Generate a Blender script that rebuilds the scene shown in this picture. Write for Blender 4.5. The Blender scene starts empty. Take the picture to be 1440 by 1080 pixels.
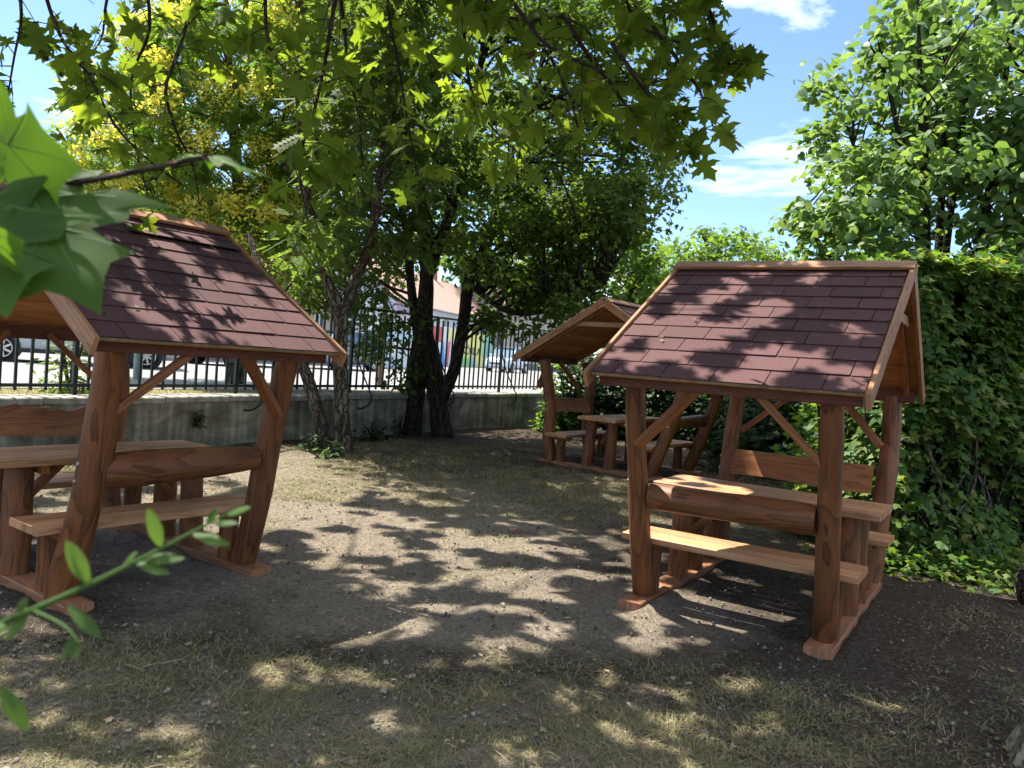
import bpy, math, random
import numpy as np
from mathutils import Vector
rad = math.radians
rng = np.random.default_rng(7)
random.seed(7)
SC = bpy.context.scene
COL = SC.collection

# ------------------------------------------------------------------ camera model (matched to the photograph)
F, PITCH, ROLL, EYE = 1113.5, -0.0307, 0.0739, 1.5926
CP, SP, CR, SR = math.cos(PITCH), math.sin(PITCH), math.cos(ROLL), math.sin(ROLL)
FWD = np.array([0, CP, SP]); UP0 = np.array([0, -SP, CP]); RT0 = np.array([1.0, 0, 0])
RT = CR * RT0 + SR * UP0
UPV = -SR * RT0 + CR * UP0
ORG = np.array([0, 0, EYE])
def ray(px, py):
    return FWD + (px - 720) / F * RT + (540 - py) / F * UPV
def P(px, py, Y):                       # world point at depth Y in the direction of a photo pixel
    d = ray(px, py); return ORG + d * (Y / d[1])
def G(px, py, z=0.0):                   # world point on the horizontal level z
    d = ray(px, py); return ORG + d * ((z - EYE) / d[2])
SUN_AZ, SUN_EL = rad(-56), rad(62)
SUN = np.array([math.sin(SUN_AZ) * math.cos(SUN_EL), math.cos(SUN_AZ) * math.cos(SUN_EL), math.sin(SUN_EL)])

# ------------------------------------------------------------------ small maths
def _h(ix, iy, s):
    n = (ix.astype(np.int64) * 374761393 + iy.astype(np.int64) * 668265263 + s * 974634777) & 0x7fffffff
    n = ((n ^ (n >> 13)) * 1274126177) & 0x7fffffff
    return ((n ^ (n >> 16)) & 0xffff) / 65535.0
def vn(x, y, s=0):
    x = np.asarray(x, float); y = np.asarray(y, float)
    ix = np.floor(x); iy = np.floor(y); fx = x - ix; fy = y - iy
    fx = fx * fx * (3 - 2 * fx); fy = fy * fy * (3 - 2 * fy)
    a = _h(ix, iy, s); b = _h(ix + 1, iy, s); c = _h(ix, iy + 1, s); d = _h(ix + 1, iy + 1, s)
    return (a * (1 - fx) + b * fx) * (1 - fy) + (c * (1 - fx) + d * fx) * fy
def fbm(x, y, s=0, o=3):
    t = 0; a = .5; x = np.asarray(x, float); y = np.asarray(y, float)
    for i in range(o):
        t = t + a * vn(x * 2 ** i + 17 * i, y * 2 ** i, s + i); a *= .5
    return t / (1 - .5 ** o)
def sst(a, b, x):
    t = np.clip((np.asarray(x, float) - a) / (b - a), 0, 1); return t * t * (3 - 2 * t)
def gz(x, y):                           # smooth level of the garden ground
    return .1 * sst(7, 12, y)
def in_poly(px, py, poly):
    inside = np.zeros(len(px), bool); n = len(poly); j = n - 1
    for i in range(n):
        xi, yi = poly[i]; xj, yj = poly[j]
        c = ((yi > py) != (yj > py)) & (px < (xj - xi) * (py - yi) / (yj - yi + 1e-9) + xi)
        inside ^= c; j = i
    return inside

# ------------------------------------------------------------------ materials
def mat(name):
    m = bpy.data.materials.new(name); m.use_nodes = True
    nt = m.node_tree; nt.nodes.clear()
    out = nt.nodes.new('ShaderNodeOutputMaterial')
    return m, nt, out
def nd(nt, t, **kw):
    n = nt.nodes.new(t)
    for k, v in kw.items():
        if k[0] == 'i' and k[1:].isdigit(): n.inputs[int(k[1:])].default_value = v
        elif k in n.inputs: n.inputs[k].default_value = v
        else: setattr(n, k, v)
    return n
def ramp(nt, stops, fac):
    r = nt.nodes.new('ShaderNodeValToRGB'); e = r.color_ramp.elements
    while len(e) < len(stops): e.new(.5)
    for k, (p, c) in enumerate(stops):
        e[k].position = p; e[k].color = (*c, 1) if len(c) == 3 else c
    nt.links.new(fac, r.inputs[0]); return r.outputs[0]
def mth(nt, op, a, b=None):
    n = nt.nodes.new('ShaderNodeMath'); n.operation = op
    for i, v in enumerate((a, b)):
        if v is None: continue
        if isinstance(v, (int, float)): n.inputs[i].default_value = v
        else: nt.links.new(v, n.inputs[i])
    return n.outputs[0]
def mixc(nt, f, a, b, mode='MIX'):
    n = nt.nodes.new('ShaderNodeMix'); n.data_type = 'RGBA'; n.blend_type = mode
    for s, v in ((0, f), (6, a), (7, b)):
        if isinstance(v, (int, float)): n.inputs[s].default_value = v
        elif isinstance(v, tuple): n.inputs[s].default_value = (*v, 1)
        else: nt.links.new(v, n.inputs[s])
    return n.outputs[2]
def noise(nt, vec, scale, detail=2, dist=0, rough=.5):
    n = nt.nodes.new('ShaderNodeTexNoise'); n.inputs['Scale'].default_value = scale
    n.inputs['Detail'].default_value = detail; n.inputs['Distortion'].default_value = dist; n.inputs['Roughness'].default_value = rough
    if vec is not None: nt.links.new(vec, n.inputs['Vector'])
    return n.outputs['Fac']
def scaled(nt, vec, s, loc=(0, 0, 0)):
    n = nt.nodes.new('ShaderNodeMapping'); n.inputs['Scale'].default_value = s; n.inputs['Location'].default_value = loc
    nt.links.new(vec, n.inputs['Vector']); return n.outputs[0]
def principled(nt, out, col, rough=.6, spec=.3, metal=0.0, bump=None, bstr=.3, bdist=.01):
    p = nt.nodes.new('ShaderNodeBsdfPrincipled')
    if isinstance(col, tuple): p.inputs['Base Color'].default_value = (*col, 1)
    else: nt.links.new(col, p.inputs['Base Color'])
    if isinstance(rough, (int, float)): p.inputs['Roughness'].default_value = rough
    else: nt.links.new(rough, p.inputs['Roughness'])
    p.inputs['Specular IOR Level'].default_value = spec; p.inputs['Metallic'].default_value = metal
    if bump is not None:
        b = nt.nodes.new('ShaderNodeBump'); b.inputs['Strength'].default_value = bstr; b.inputs['Distance'].default_value = bdist
        nt.links.new(bump, b.inputs['Height']); nt.links.new(b.outputs[0], p.inputs['Normal'])
    nt.links.new(p.outputs[0], out.inputs[0]); return p
def objco(nt): return nt.nodes.new('ShaderNodeTexCoord').outputs['Object']
def island(nt): return nt.nodes.new('ShaderNodeNewGeometry').outputs['Random Per Island']

def m_plain(name, col, rough=.5, spec=.4, metal=0.0, var=.15, scale=6):
    m, nt, out = mat(name); v = noise(nt, objco(nt), scale, 4)
    c = ramp(nt, [(.3, tuple(x * (1 - var) for x in col)), (.7, tuple(min(1, x * (1 + var)) for x in col))], v)
    principled(nt, out, c, rough, spec, metal); return m
def m_wood(name, light, dark, rough=.5, ringf=26, spec=.3, log=False):
    m, nt, out = mat(name)
    uv = nt.nodes.new('ShaderNodeUVMap').outputs[0]
    oi = nt.nodes.new('ShaderNodeObjectInfo').outputs['Random']
    isl = island(nt)
    a = scaled(nt, uv, (7, .75, 1) if not log else (5.5, .9, 1))
    n = noise(nt, a, 1.0, 2.5, .35)
    ph = mth(nt, 'MULTIPLY', n, ringf)
    fr = mth(nt, 'FRACT', ph)
    ring = mth(nt, 'POWER', fr, 2.2)
    fib = noise(nt, scaled(nt, uv, (170, 5, 1)), 1.0, 3)
    blot = noise(nt, scaled(nt, uv, (3, 1.2, 1)), 1.0, 4)
    kn = nt.nodes.new('ShaderNodeTexVoronoi'); kn.inputs['Scale'].default_value = 1
    nt.links.new(scaled(nt, uv, (7, 2.2, 1)), kn.inputs['Vector'])
    knot = ramp(nt, [(0, (1, 1, 1)), (.1, (.7, .7, .7)), (.15, (0, 0, 0))], kn.outputs['Distance'])
    crack = ramp(nt, [(.70, (0, 0, 0)), (.735, (1, 1, 1))], noise(nt, scaled(nt, uv, (16, .55, 1), (3, 7, 0)), 1.0, 1))
    f = mth(nt, 'ADD', mth(nt, 'MULTIPLY', ring, .5), mth(nt, 'MULTIPLY', mth(nt, 'SUBTRACT', fib, .27), 1.15))
    f = mth(nt, 'ADD', f, mth(nt, 'MULTIPLY', mth(nt, 'SUBTRACT', blot, .5), 1.0))
    c = ramp(nt, [(.05, light), (.5, tuple((x + y) / 2 for x, y in zip(light, dark))), (1, dark)], f)
    var = mth(nt, 'ADD', .78, mth(nt, 'MULTIPLY', isl, .44))
    cc = nt.nodes.new('ShaderNodeCombineColor')
    for k in range(3): nt.links.new(var, cc.inputs[k])
    c = mixc(nt, 1.0, c, cc.outputs[0], 'MULTIPLY')
    c = mixc(nt, mth(nt, 'MULTIPLY', knot, .55), c, tuple(x * .45 for x in dark))
    if log: c = mixc(nt, mth(nt, 'MULTIPLY', crack, .7), c, tuple(x * .3 for x in dark))
    h = mth(nt, 'ADD', mth(nt, 'MULTIPLY', fib, .5), mth(nt, 'MULTIPLY', ring, -.4))
    if log: h = mth(nt, 'ADD', h, mth(nt, 'MULTIPLY', crack, -1.0))
    rr = mth(nt, 'ADD', rough - .1, mth(nt, 'MULTIPLY', blot, .25))
    principled(nt, out, c, rr, spec, 0, h, .6, .006); return m
def m_leaf(name, cols, trans=.38, rough=.42, spec=.45, tcol=None):
    rough, spec = rough + .15, spec * .45
    m, nt, out = mat(name); isl = island(nt)
    c = ramp(nt, [(i / (len(cols) - 1), k) for i, k in enumerate(cols)], isl)
    v = noise(nt, objco(nt), 2.2, 2)
    c = mixc(nt, mth(nt, 'MULTIPLY', v, .35), c, tuple(x * .55 for x in cols[0]))
    p = principled(nt, out, c, rough, spec)
    t = nt.nodes.new('ShaderNodeBsdfTranslucent')
    tc = mixc(nt, 1.0, c, tcol or (1.9, 1.75, .75), 'MULTIPLY')
    nt.links.new(tc, t.inputs[0])
    mx = nt.nodes.new('ShaderNodeMixShader'); mx.inputs[0].default_value = trans
    nt.links.new(p.outputs[0], mx.inputs[1]); nt.links.new(t.outputs[0], mx.inputs[2])
    nt.links.new(mx.outputs[0], out.inputs[0]); return m
def m_bark(name, light, dark, sx=26, sy=4):
    m, nt, out = mat(name)
    uv = nt.nodes.new('ShaderNodeUVMap').outputs[0]
    v = nt.nodes.new('ShaderNodeTexVoronoi'); v.feature = 'DISTANCE_TO_EDGE'; v.inputs['Scale'].default_value = 1
    wob = noise(nt, scaled(nt, uv, (9, 9, 1)), 1.0, 3)
    cx = nt.nodes.new('ShaderNodeVectorMath'); cx.operation = 'ADD'
    nt.links.new(scaled(nt, uv, (sx, sy, 1)), cx.inputs[0])
    cmb = nt.nodes.new('ShaderNodeCombineXYZ'); nt.links.new(mth(nt, 'MULTIPLY', wob, 3), cmb.inputs[0]); nt.links.new(mth(nt, 'MULTIPLY', wob, 2), cmb.inputs[1])
    nt.links.new(cmb.outputs[0], cx.inputs[1]); nt.links.new(cx.outputs[0], v.inputs['Vector'])
    e = ramp(nt, [(0, (0, 0, 0)), (.25, (1, 1, 1))], v.outputs['Distance'])
    n2 = noise(nt, scaled(nt, uv, (30, 14, 1)), 1.0, 4)
    f = mth(nt, 'MULTIPLY', e, mth(nt, 'ADD', .45, mth(nt, 'MULTIPLY', n2, .8)))
    principled(nt, out, ramp(nt, [(.05, dark), (.85, light)], f), .9, .15, 0, f, .9, .03); return m

M = {}
M['table'] = m_wood('table_timber', (.53, .285, .14), (.27, .115, .048), .5, 9)
M['board'] = m_wood('stained_board', (.37, .145, .050), (.14, .045, .015), .5, 9)
M['barge'] = m_wood('pale_stained_board', (.42, .21, .10), (.20, .085, .036), .55, 9)
M['log'] = m_wood('stained_log', (.235, .086, .029), (.048, .0155, .006), .5, 8, .35, True)
M['sleeper'] = m_wood('sleeper_timber', (.38, .18, .09), (.18, .07, .035), .6, 9)
M['deck'] = m_wood('roof_plank', (.58, .27, .10), (.30, .12, .042), .55, 9)  # lighter than the other boards: bounce light on the underside put into colour
M['darkwood'] = m_wood('dark_red_board', (.16, .05, .028), (.075, .022, .014), .55, 16)

def shingle_mat():
    m, nt, out = mat('burgundy_shingle'); oc = objco(nt); isl = island(nt)
    g = noise(nt, oc, 420, 2, 0, .8); b = noise(nt, oc, 2.5, 3)
    c = ramp(nt, [(.25, (.032, .013, .014)), (.5, (.086, .038, .038)), (.75, (.20, .108, .102))], g)
    k = mth(nt, 'ADD', .7, mth(nt, 'ADD', mth(nt, 'MULTIPLY', isl, .35), mth(nt, 'MULTIPLY', b, .35)))
    cc = nt.nodes.new('ShaderNodeCombineColor')
    for i in range(3): nt.links.new(k, cc.inputs[i])
    principled(nt, out, mixc(nt, 1.0, c, cc.outputs[0], 'MULTIPLY'), .85, .25, 0, g, .5, .003); return m
M['shingle'] = shingle_mat()
M['felt'] = m_plain('black_felt', (.02, .014, .014), .95, .1)
M['drip'] = m_plain('weathered_strip', (.24, .17, .09), .7, .2, 0, .3, 20)

def ground_mat():
    m, nt, out = mat('garden_soil'); oc = objco(nt)
    at = nt.nodes.new('ShaderNodeAttribute'); at.attribute_name = 'sand'
    n1 = noise(nt, oc, 3.0, 6, .3, .62); n2 = noise(nt, oc, 38, 5, 0, .7); n3 = noise(nt, oc, 95, 4, 0, .85)
    soil = ramp(nt, [(.36, (.036, .027, .02)), (.5, (.095, .073, .054)), (.66, (.23, .185, .14))], mth(nt, 'ADD', mth(nt, 'MULTIPLY', n2, .6), mth(nt, 'MULTIPLY', n3, .4)))
    sand = ramp(nt, [(.36, (.16, .12, .083)), (.5, (.36, .295, .222)), (.64, (.58, .495, .395))], mth(nt, 'ADD', mth(nt, 'MULTIPLY', n2, .55), mth(nt, 'MULTIPLY', n3, .45)))
    f = mth(nt, 'ADD', at.outputs['Fac'], mth(nt, 'MULTIPLY', mth(nt, 'SUBTRACT', n1, .5), 1.1))
    f = ramp(nt, [(.2, (0, 0, 0)), (.8, (1, 1, 1))], f)
    c = mixc(nt, f, soil, sand)
    h = mth(nt, 'ADD', n2, mth(nt, 'MULTIPLY', n3, .7))
    principled(nt, out, c, .95, .1, 0, h, 1.0, .05); return m
M['ground'] = ground_mat()

def wall_mat():
    m, nt, out = mat('old_render'); oc = objco(nt)
    uv = nt.nodes.new('ShaderNodeUVMap').outputs[0]
    n1 = noise(nt, scaled(nt, uv, (1.3, 2.6, 1)), 1.0, 6, .5, .65)
    st = noise(nt, scaled(nt, uv, (9, .9, 1)), 1.0, 4)
    n3 = noise(nt, uv, 45, 4, 0, .7)
    c = ramp(nt, [(.37, (.09, .08, .055)), (.47, (.20, .18, .135)), (.54, (.31, .28, .215)), (.63, (.52, .48, .385))], mth(nt, 'ADD', mth(nt, 'MULTIPLY', n1, .6), mth(nt, 'MULTIPLY', st, .4)))
    c = mixc(nt, mth(nt, 'MULTIPLY', n3, .45), c, (.10, .10, .075))
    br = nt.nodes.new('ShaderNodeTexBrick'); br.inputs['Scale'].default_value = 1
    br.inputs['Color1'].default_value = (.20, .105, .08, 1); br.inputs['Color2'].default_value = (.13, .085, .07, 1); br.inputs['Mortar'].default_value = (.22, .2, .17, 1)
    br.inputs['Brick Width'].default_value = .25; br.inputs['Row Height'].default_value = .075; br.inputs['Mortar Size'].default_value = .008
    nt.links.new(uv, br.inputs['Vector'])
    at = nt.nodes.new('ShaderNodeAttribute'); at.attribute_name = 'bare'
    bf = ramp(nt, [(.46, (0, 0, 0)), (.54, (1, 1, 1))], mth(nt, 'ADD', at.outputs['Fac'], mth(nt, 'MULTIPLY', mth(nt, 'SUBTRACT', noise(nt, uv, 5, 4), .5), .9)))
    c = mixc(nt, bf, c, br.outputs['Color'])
    h = mth(nt, 'SUBTRACT', mth(nt, 'MULTIPLY', n3, .5), mth(nt, 'MULTIPLY', bf, 1.0))
    principled(nt, out, c, .92, .15, 0, h, .7, .02); return m
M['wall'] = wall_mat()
M['coping'] = m_plain('coping_concrete', (.30, .285, .25), .9, .15, 0, .35, 9)
M['iron'] = m_plain('dark_green_iron', (.012, .019, .018), .45, .4, 0, .3, 30)
M['street'] = m_plain('pale_asphalt', (.21, .205, .20), .9, .2, 0, .22, 1.5)
M['pavement'] = m_plain('pavement_concrete', (.35, .335, .32), .9, .2, 0, .15, 3)
M['verge'] = m_plain('dry_verge', (.20, .17, .08), .95, .1, 0, .4, 14)
M['bark_grey'] = m_bark('grey_furrowed_bark', (.21, .17, .13), (.028, .022, .017))
M['bark_dark'] = m_bark('dark_bark', (.075, .06, .046), (.013, .010, .008))
M['bark_twig'] = m_bark('twig_bark', (.10, .075, .055), (.035, .025, .02), 60, 8)
M['bark_plane'] = m_bark('flaking_pale_bark', (.34, .28, .2), (.12, .10, .07), 10, 5)
M['plane'] = m_leaf('plane_leaf', [(.085, .14, .028), (.115, .18, .034), (.15, .22, .042)], .64, .45, .3, (2.5, 2.2, .7))  # hanging leaves lightened in colour, since the crown blocks their sun
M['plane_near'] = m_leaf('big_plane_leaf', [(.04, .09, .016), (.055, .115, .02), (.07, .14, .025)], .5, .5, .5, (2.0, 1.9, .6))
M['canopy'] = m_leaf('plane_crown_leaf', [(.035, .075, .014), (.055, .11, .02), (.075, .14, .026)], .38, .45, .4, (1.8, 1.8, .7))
M['maple'] = m_leaf('maple_leaf', [(.055, .10, .026), (.08, .14, .035), (.12, .185, .045)], .56)
M['pinnate'] = m_leaf('pinnate_leaf', [(.07, .12, .04), (.10, .16, .05), (.14, .20, .06)], .56)
M['lightleaf'] = m_leaf('light_leaf', [(.07, .14, .03), (.11, .2, .035), (.17, .26, .05)], .5)
M['yellow'] = m_leaf('yellow_blossom', [(.56, .52, .09), (.72, .67, .15), (.50, .52, .14)], .45, .6, .2, (1.3, 1.25, .6))
M['linden'] = m_leaf('heart_leaf', [(.075, .15, .05), (.12, .21, .07), (.19, .29, .12)], .45, .36, .8)
M['hedge'] = m_leaf('hedge_leaf', [(.035, .09, .02), (.06, .14, .028), (.11, .2, .036), (.15, .22, .045), (.20, .22, .06)], .45, .4, .6)
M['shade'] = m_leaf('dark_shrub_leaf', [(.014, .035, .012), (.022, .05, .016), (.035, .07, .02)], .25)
M['weed'] = m_leaf('weed_leaf', [(.08, .14, .07), (.12, .18, .09), (.16, .22, .11)], .3)
M['shoot'] = m_leaf('oval_leaf', [(.05, .10, .025), (.065, .125, .03), (.085, .15, .04)], .4, .4, .35)
M['core'] = m_plain('dark_core_fill', (.012, .016, .008), .95, .05, 0, .5, 12)  # near-black fill that carries the shade inside the hedge
M['grass'] = m_leaf('grass_blade', [(.10, .125, .03), (.20, .185, .085), (.37, .315, .19), (.47, .40, .26), (.13, .155, .055)], .3, .6, .25, (1.2, 1.2, .8))
M['litter'] = m_leaf('fallen_leaf', [(.30, .24, .14), (.38, .33, .24), (.10, .15, .06), (.25, .16, .08), (.34, .33, .27)], .2, .7, .2, (1, 1, 1))
M['twigs'] = m_plain('dry_twig', (.26, .2, .14), .9, .1, 0, .4, 5)
M['seed'] = m_plain('seed_ball', (.06, .055, .02), .9, .1, 0, .5, 90)

# ------------------------------------------------------------------ objects
def tag(o, label=None, cat=None, group=None, kind=None):
    for k, v in (('label', label), ('category', cat), ('group', group), ('kind', kind)):
        if v: o[k] = v
    return o
def empty(name, loc=(0, 0, 0), rz=0.0, **kw):
    o = bpy.data.objects.new(name, None); o.empty_display_size = .2
    o.location = [float(v) for v in loc]; o.rotation_euler = (0, 0, rz); COL.objects.link(o); return tag(o, **kw)
def link(name, me, m, parent=None):
    if m is not None and not me.materials: me.materials.append(m)
    o = bpy.data.objects.new(name, me); COL.objects.link(o)
    if parent is not None: o.parent = parent
    return o
class MB:
    def __init__(s): s.v = []; s.f = []; s.uv = []; s.sm = []
    def add(s, vs, fs, uvs, smooth=False):
        b = len(s.v); s.v += [tuple(map(float, q)) for q in vs]
        for f, u in zip(fs, uvs): s.f.append(tuple(b + i for i in f)); s.uv += u; s.sm.append(smooth)
    def build(s, name, m, parent=None):
        me = bpy.data.meshes.new(name); me.from_pydata(s.v, [], s.f)
        l = me.uv_layers.new(name='UVMap'); l.data.foreach_set('uv', np.array(s.uv, np.float32).ravel())
        me.polygons.foreach_set('use_smooth', s.sm); me.update()
        return link(name, me, m, parent)
    def tube(s, pts, rads, seg=10, jit=0.0, cap=True, sub=1, seed=0):
        pts = np.array(pts, float); rads = np.array(rads, float) * np.ones(len(pts))
        if sub > 1:                      # Catmull-Rom
            q = []; r = []
            n = len(pts)
            for i in range(n - 1):
                p0, p1, p2, p3 = pts[max(i - 1, 0)], pts[i], pts[i + 1], pts[min(i + 2, n - 1)]
                for k in range(sub):
                    t = k / sub
                    q.append(.5 * (2 * p1 + (p2 - p0) * t + (2 * p0 - 5 * p1 + 4 * p2 - p3) * t * t + (3 * p1 - p0 - 3 * p2 + p3) * t ** 3))
                    r.append(rads[i] * (1 - t) + rads[i + 1] * t)
            q.append(pts[-1]); r.append(rads[-1]); pts = np.array(q); rads = np.array(r)
        n = len(pts); T = np.gradient(pts, axis=0); T /= np.linalg.norm(T, axis=1)[:, None] + 1e-9
        a = np.array([1.0, 0, 0]) if abs(T[0][0]) < .8 else np.array([0, 1.0, 0])
        vs = []; L = 0; Ls = []; u0 = random.random() * 9; v0 = random.random() * 9
        for i in range(n):
            a = a - T[i] * (a @ T[i]); a /= np.linalg.norm(a) + 1e-9; b = np.cross(T[i], a)
            if i: L += np.linalg.norm(pts[i] - pts[i - 1])
            Ls.append(L)
            for k in range(seg):
                th = 2 * math.pi * k / seg
                rr = rads[i] * (1 + jit * (2 * float(vn(3 + k * 2.4 * (8 / seg), L * 3.2 + seed * 13, seed)) - 1))
                vs.append(pts[i] + (a * math.cos(th) + b * math.sin(th)) * rr)
        fs = []; uv = []; circ = 2 * math.pi * max(rads.mean(), .004)
        for i in range(n - 1):
            for k in range(seg):
                k2 = (k + 1) % seg
                fs.append((i * seg + k, i * seg + k2, (i + 1) * seg + k2, (i + 1) * seg + k))
                ua, ub = u0 + circ * k / seg, u0 + circ * (k + 1) / seg
                uv.append([(ua, v0 + Ls[i]), (ub, v0 + Ls[i]), (ub, v0 + Ls[i + 1]), (ua, v0 + Ls[i + 1])])
        s.add(vs, fs, uv, True)
        if cap:
            for e, i in ((0, 0), (1, n - 1)):
                ring = vs[i * seg:(i + 1) * seg]
                if e == 0: ring = ring[::-1]
                s.add(ring, [tuple(range(seg))], [[(u0 + .15 * math.cos(6.283 * k / seg), v0 + .02 * math.sin(6.283 * k / seg)) for k in range(seg)]])
    def beam(s, p0, p1, w, t, up=(0, 0, 1), ch=.004, seg=3, wob=.0, taper=1.0):
        p0 = np.array(p0, float); p1 = np.array(p1, float); d = p1 - p0; L = np.linalg.norm(d); d /= L
        up = np.array(up, float); sd = np.cross(d, up); sd /= np.linalg.norm(sd); up = np.cross(sd, d)
        hw, ht = w / 2, t / 2
        prof = [(-hw + ch, -ht), (hw - ch, -ht), (hw, -ht + ch), (hw, ht - ch), (hw - ch, ht), (-hw + ch, ht), (-hw, ht - ch), (-hw, -ht + ch)]
        u0 = random.random() * 20; v0 = random.random() * 20
        per = [0]
        for k in range(8): per.append(per[-1] + math.dist(prof[k], prof[(k + 1) % 8]))
        vs = []
        for i in range(seg + 1):
            q = i / seg; c = p0 + d * L * q
            o1, o2 = (random.uniform(-wob, wob), random.uniform(-wob, wob))
            sc = 1 + (taper - 1) * q
            for (x, y) in prof: vs.append(c + sd * (x * sc + o1) + up * (y * sc + o2))
        fs = []; uv = []
        for i in range(seg):
            for k in range(8):
                k2 = (k + 1) % 8
                fs.append((i * 8 + k2, i * 8 + k, (i + 1) * 8 + k, (i + 1) * 8 + k2))
                a, b = v0 + L * i / seg, v0 + L * (i + 1) / seg
                uv.append([(u0 + per[k + 1], a), (u0 + per[k], a), (u0 + per[k], b), (u0 + per[k + 1], b)])
        s.add(vs, fs, uv)
        s.add(vs[:8], [tuple(range(8))], [[(u0 + x, v0 + y * .15) for x, y in prof]])
        s.add(vs[-8:], [tuple(range(7, -1, -1))], [[(u0 + x, v0 + y * .15) for x, y in prof[::-1]]])
    def quadbox(s, c, sz):
        x, y, z = c; a, b, h = sz[0] / 2, sz[1] / 2, sz[2] / 2
        s.beam((x - a, y, z), (x + a, y, z), sz[1], sz[2], ch=min(.01, b / 4, h / 4), seg=1)
def raw(name, V, Fc, m, parent=None, smooth=False, attr=None):
    """V (n,3), Fc (m,k) faces of k corners each: one mesh, built fast"""
    me = bpy.data.meshes.new(name); V = np.ascontiguousarray(V, np.float32); Fc = np.ascontiguousarray(Fc, np.int32)
    me.vertices.add(len(V)); me.vertices.foreach_set('co', V.ravel())
    k = Fc.shape[1]; me.loops.add(Fc.size); me.loops.foreach_set('vertex_index', Fc.ravel())
    me.polygons.add(len(Fc)); me.polygons.foreach_set('loop_start', np.arange(len(Fc), dtype=np.int32) * k)
    if smooth: me.polygons.foreach_set('use_smooth', np.ones(len(Fc), bool))
    for a, val in (attr or {}).items():
        t = me.attributes.new(a, 'FLOAT', 'POINT'); t.data.foreach_set('value', np.ascontiguousarray(val, np.float32))
    me.update(calc_edges=True); me.validate()
    return link(name, me, m, parent)

# ------------------------------------------------------------------ leaves
def fan(outline, centre, curl=(.18, .16)):
    o = np.array(list(outline) + [(-x, y) for x, y in outline[::-1] if abs(x) > 1e-6], float)
    V = np.vstack([[centre], o]); z = -curl[0] * np.abs(V[:, 0]) - curl[1] * (V[:, 1] ** 2)
    n = len(o); T = [(0, 1 + i, 1 + (i + 1) % n) for i in range(n)]
    return np.column_stack([V, z]), np.array(T)
T_PLANE = fan([(0, 0), (.10, -.02), (.24, -.10), (.50, -.06), (.34, .08), (.27, .16), (.50, .20), (.76, .43), (.50, .40), (.44, .48), (.21, .45), (.27, .60), (.38, .72), (.21, .76), (.13, .86), (0, 1.08)], (0, .3))
def refine(t, it=2, wav=.03):
    V, T = t; V = [tuple(v) for v in V]
    for _ in range(it):
        mid = {}; N = []
        def m(a, b):
            k = (min(a, b), max(a, b))
            if k not in mid: mid[k] = len(V); V.append(tuple((np.array(V[a]) + np.array(V[b])) / 2))
            return mid[k]
        for a, b, c in T:
            ab, bc, ca = m(a, b), m(b, c), m(c, a); N += [(a, ab, ca), (ab, b, bc), (ca, bc, c), (ab, bc, ca)]
        T = N
    V = np.array(V); x, y = V[:, 0], V[:, 1]
    V[:, 2] = -.12 * np.abs(x) - .10 * y * y + wav * np.sin(7 * x + 2) * np.cos(6 * y + 1) - .10 * x * x + .02 * np.abs(np.sin(np.arctan2(x, y - .02) * 3.6))
    return V, np.array(T)
T_BIG = refine(T_PLANE, 3)
T_MAPLE = fan([(0, 0), (.30, -.05), (.27, .16), (.58, .42), (.22, .48), (.2, .7), (0, 1)], (0, .3))
T_HEART = fan([(0, .03), (.22, -.06), (.44, .18), (.42, .45), (.2, .78), (0, 1.05)], (0, .35))
T_OVAL = fan([(0, 0), (.09, .12), (.16, .36), (.165, .55), (.12, .78), (.06, .92), (0, 1)], (0, .5), (.35, .22))
def pinnate(n=6, w=.10, ll=.30):
    V = []; T = []
    def lf(px, py, ang):
        b = len(V); c, s = math.cos(ang), math.sin(ang)
        for (x, y) in ((0, 0), (w, ll * .4), (0, ll), (-w, ll * .4)):
            V.append((px + c * x + s * y, py - s * x + c * y, -.15 * (py + abs(c * x + s * y) * .6)))
        T.extend([(b, b + 1, b + 2), (b, b + 2, b + 3)])
    for i in range(n):
        y = .12 + .78 * i / (n - 1)
        lf(0, y, 1.15); lf(0, y, -1.15)
    lf(0, .92, 0)
    return np.array(V), np.array(T)
T_PIN = pinnate()
T_BIT = (np.array([(0, 0, 0), (.5, .4, .1), (0, 1, 0), (-.5, .5, .1)], float), np.array([(0, 1, 2), (0, 2, 3)]))
def leaf_arrays(tmpl, pos, size, tip, nrm):
    V0, T0 = tmpl; n = len(pos)
    y = tip / (np.linalg.norm(tip, axis=1)[:, None] + 1e-9)
    z = nrm - y * np.sum(nrm * y, axis=1)[:, None]; z /= np.linalg.norm(z, axis=1)[:, None] + 1e-9
    x = np.cross(y, z)
    W = V0[None, :, :] * np.asarray(size)[:, None, None]
    P_ = pos[:, None, :] + W[:, :, :1] * x[:, None, :] + W[:, :, 1:2] * y[:, None, :] + W[:, :, 2:] * z[:, None, :]
    Fc = T0[None] + (np.arange(n) * len(V0))[:, None, None]
    return P_.reshape(-1, 3), Fc.reshape(-1, 3)
def orient(n, droop=.4, flat=.7, out=None):
    a = rng.uniform(0, 2 * math.pi, n)
    tip = np.column_stack([np.cos(a), np.sin(a), rng.normal(-droop, .35, n)])
    nrm = np.column_stack([rng.normal(0, flat, n), rng.normal(0, flat, n), np.ones(n)])
    if out is not None: nrm = nrm + out * .9; tip = tip + out * .6
    return tip, nrm
class Leaves:
    def __init__(s): s.V = []; s.F = []; s.n = 0
    def add(s, tmpl, pos, size, tip, nrm):
        if not len(pos): return
        V, Fc = leaf_arrays(tmpl, pos, size, tip, nrm); s.V.append(V); s.F.append(Fc + s.n); s.n += len(V)
    def build(s, name, m, parent=None):
        return raw(name, np.vstack(s.V), np.vstack(s.F), m, parent)
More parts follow.
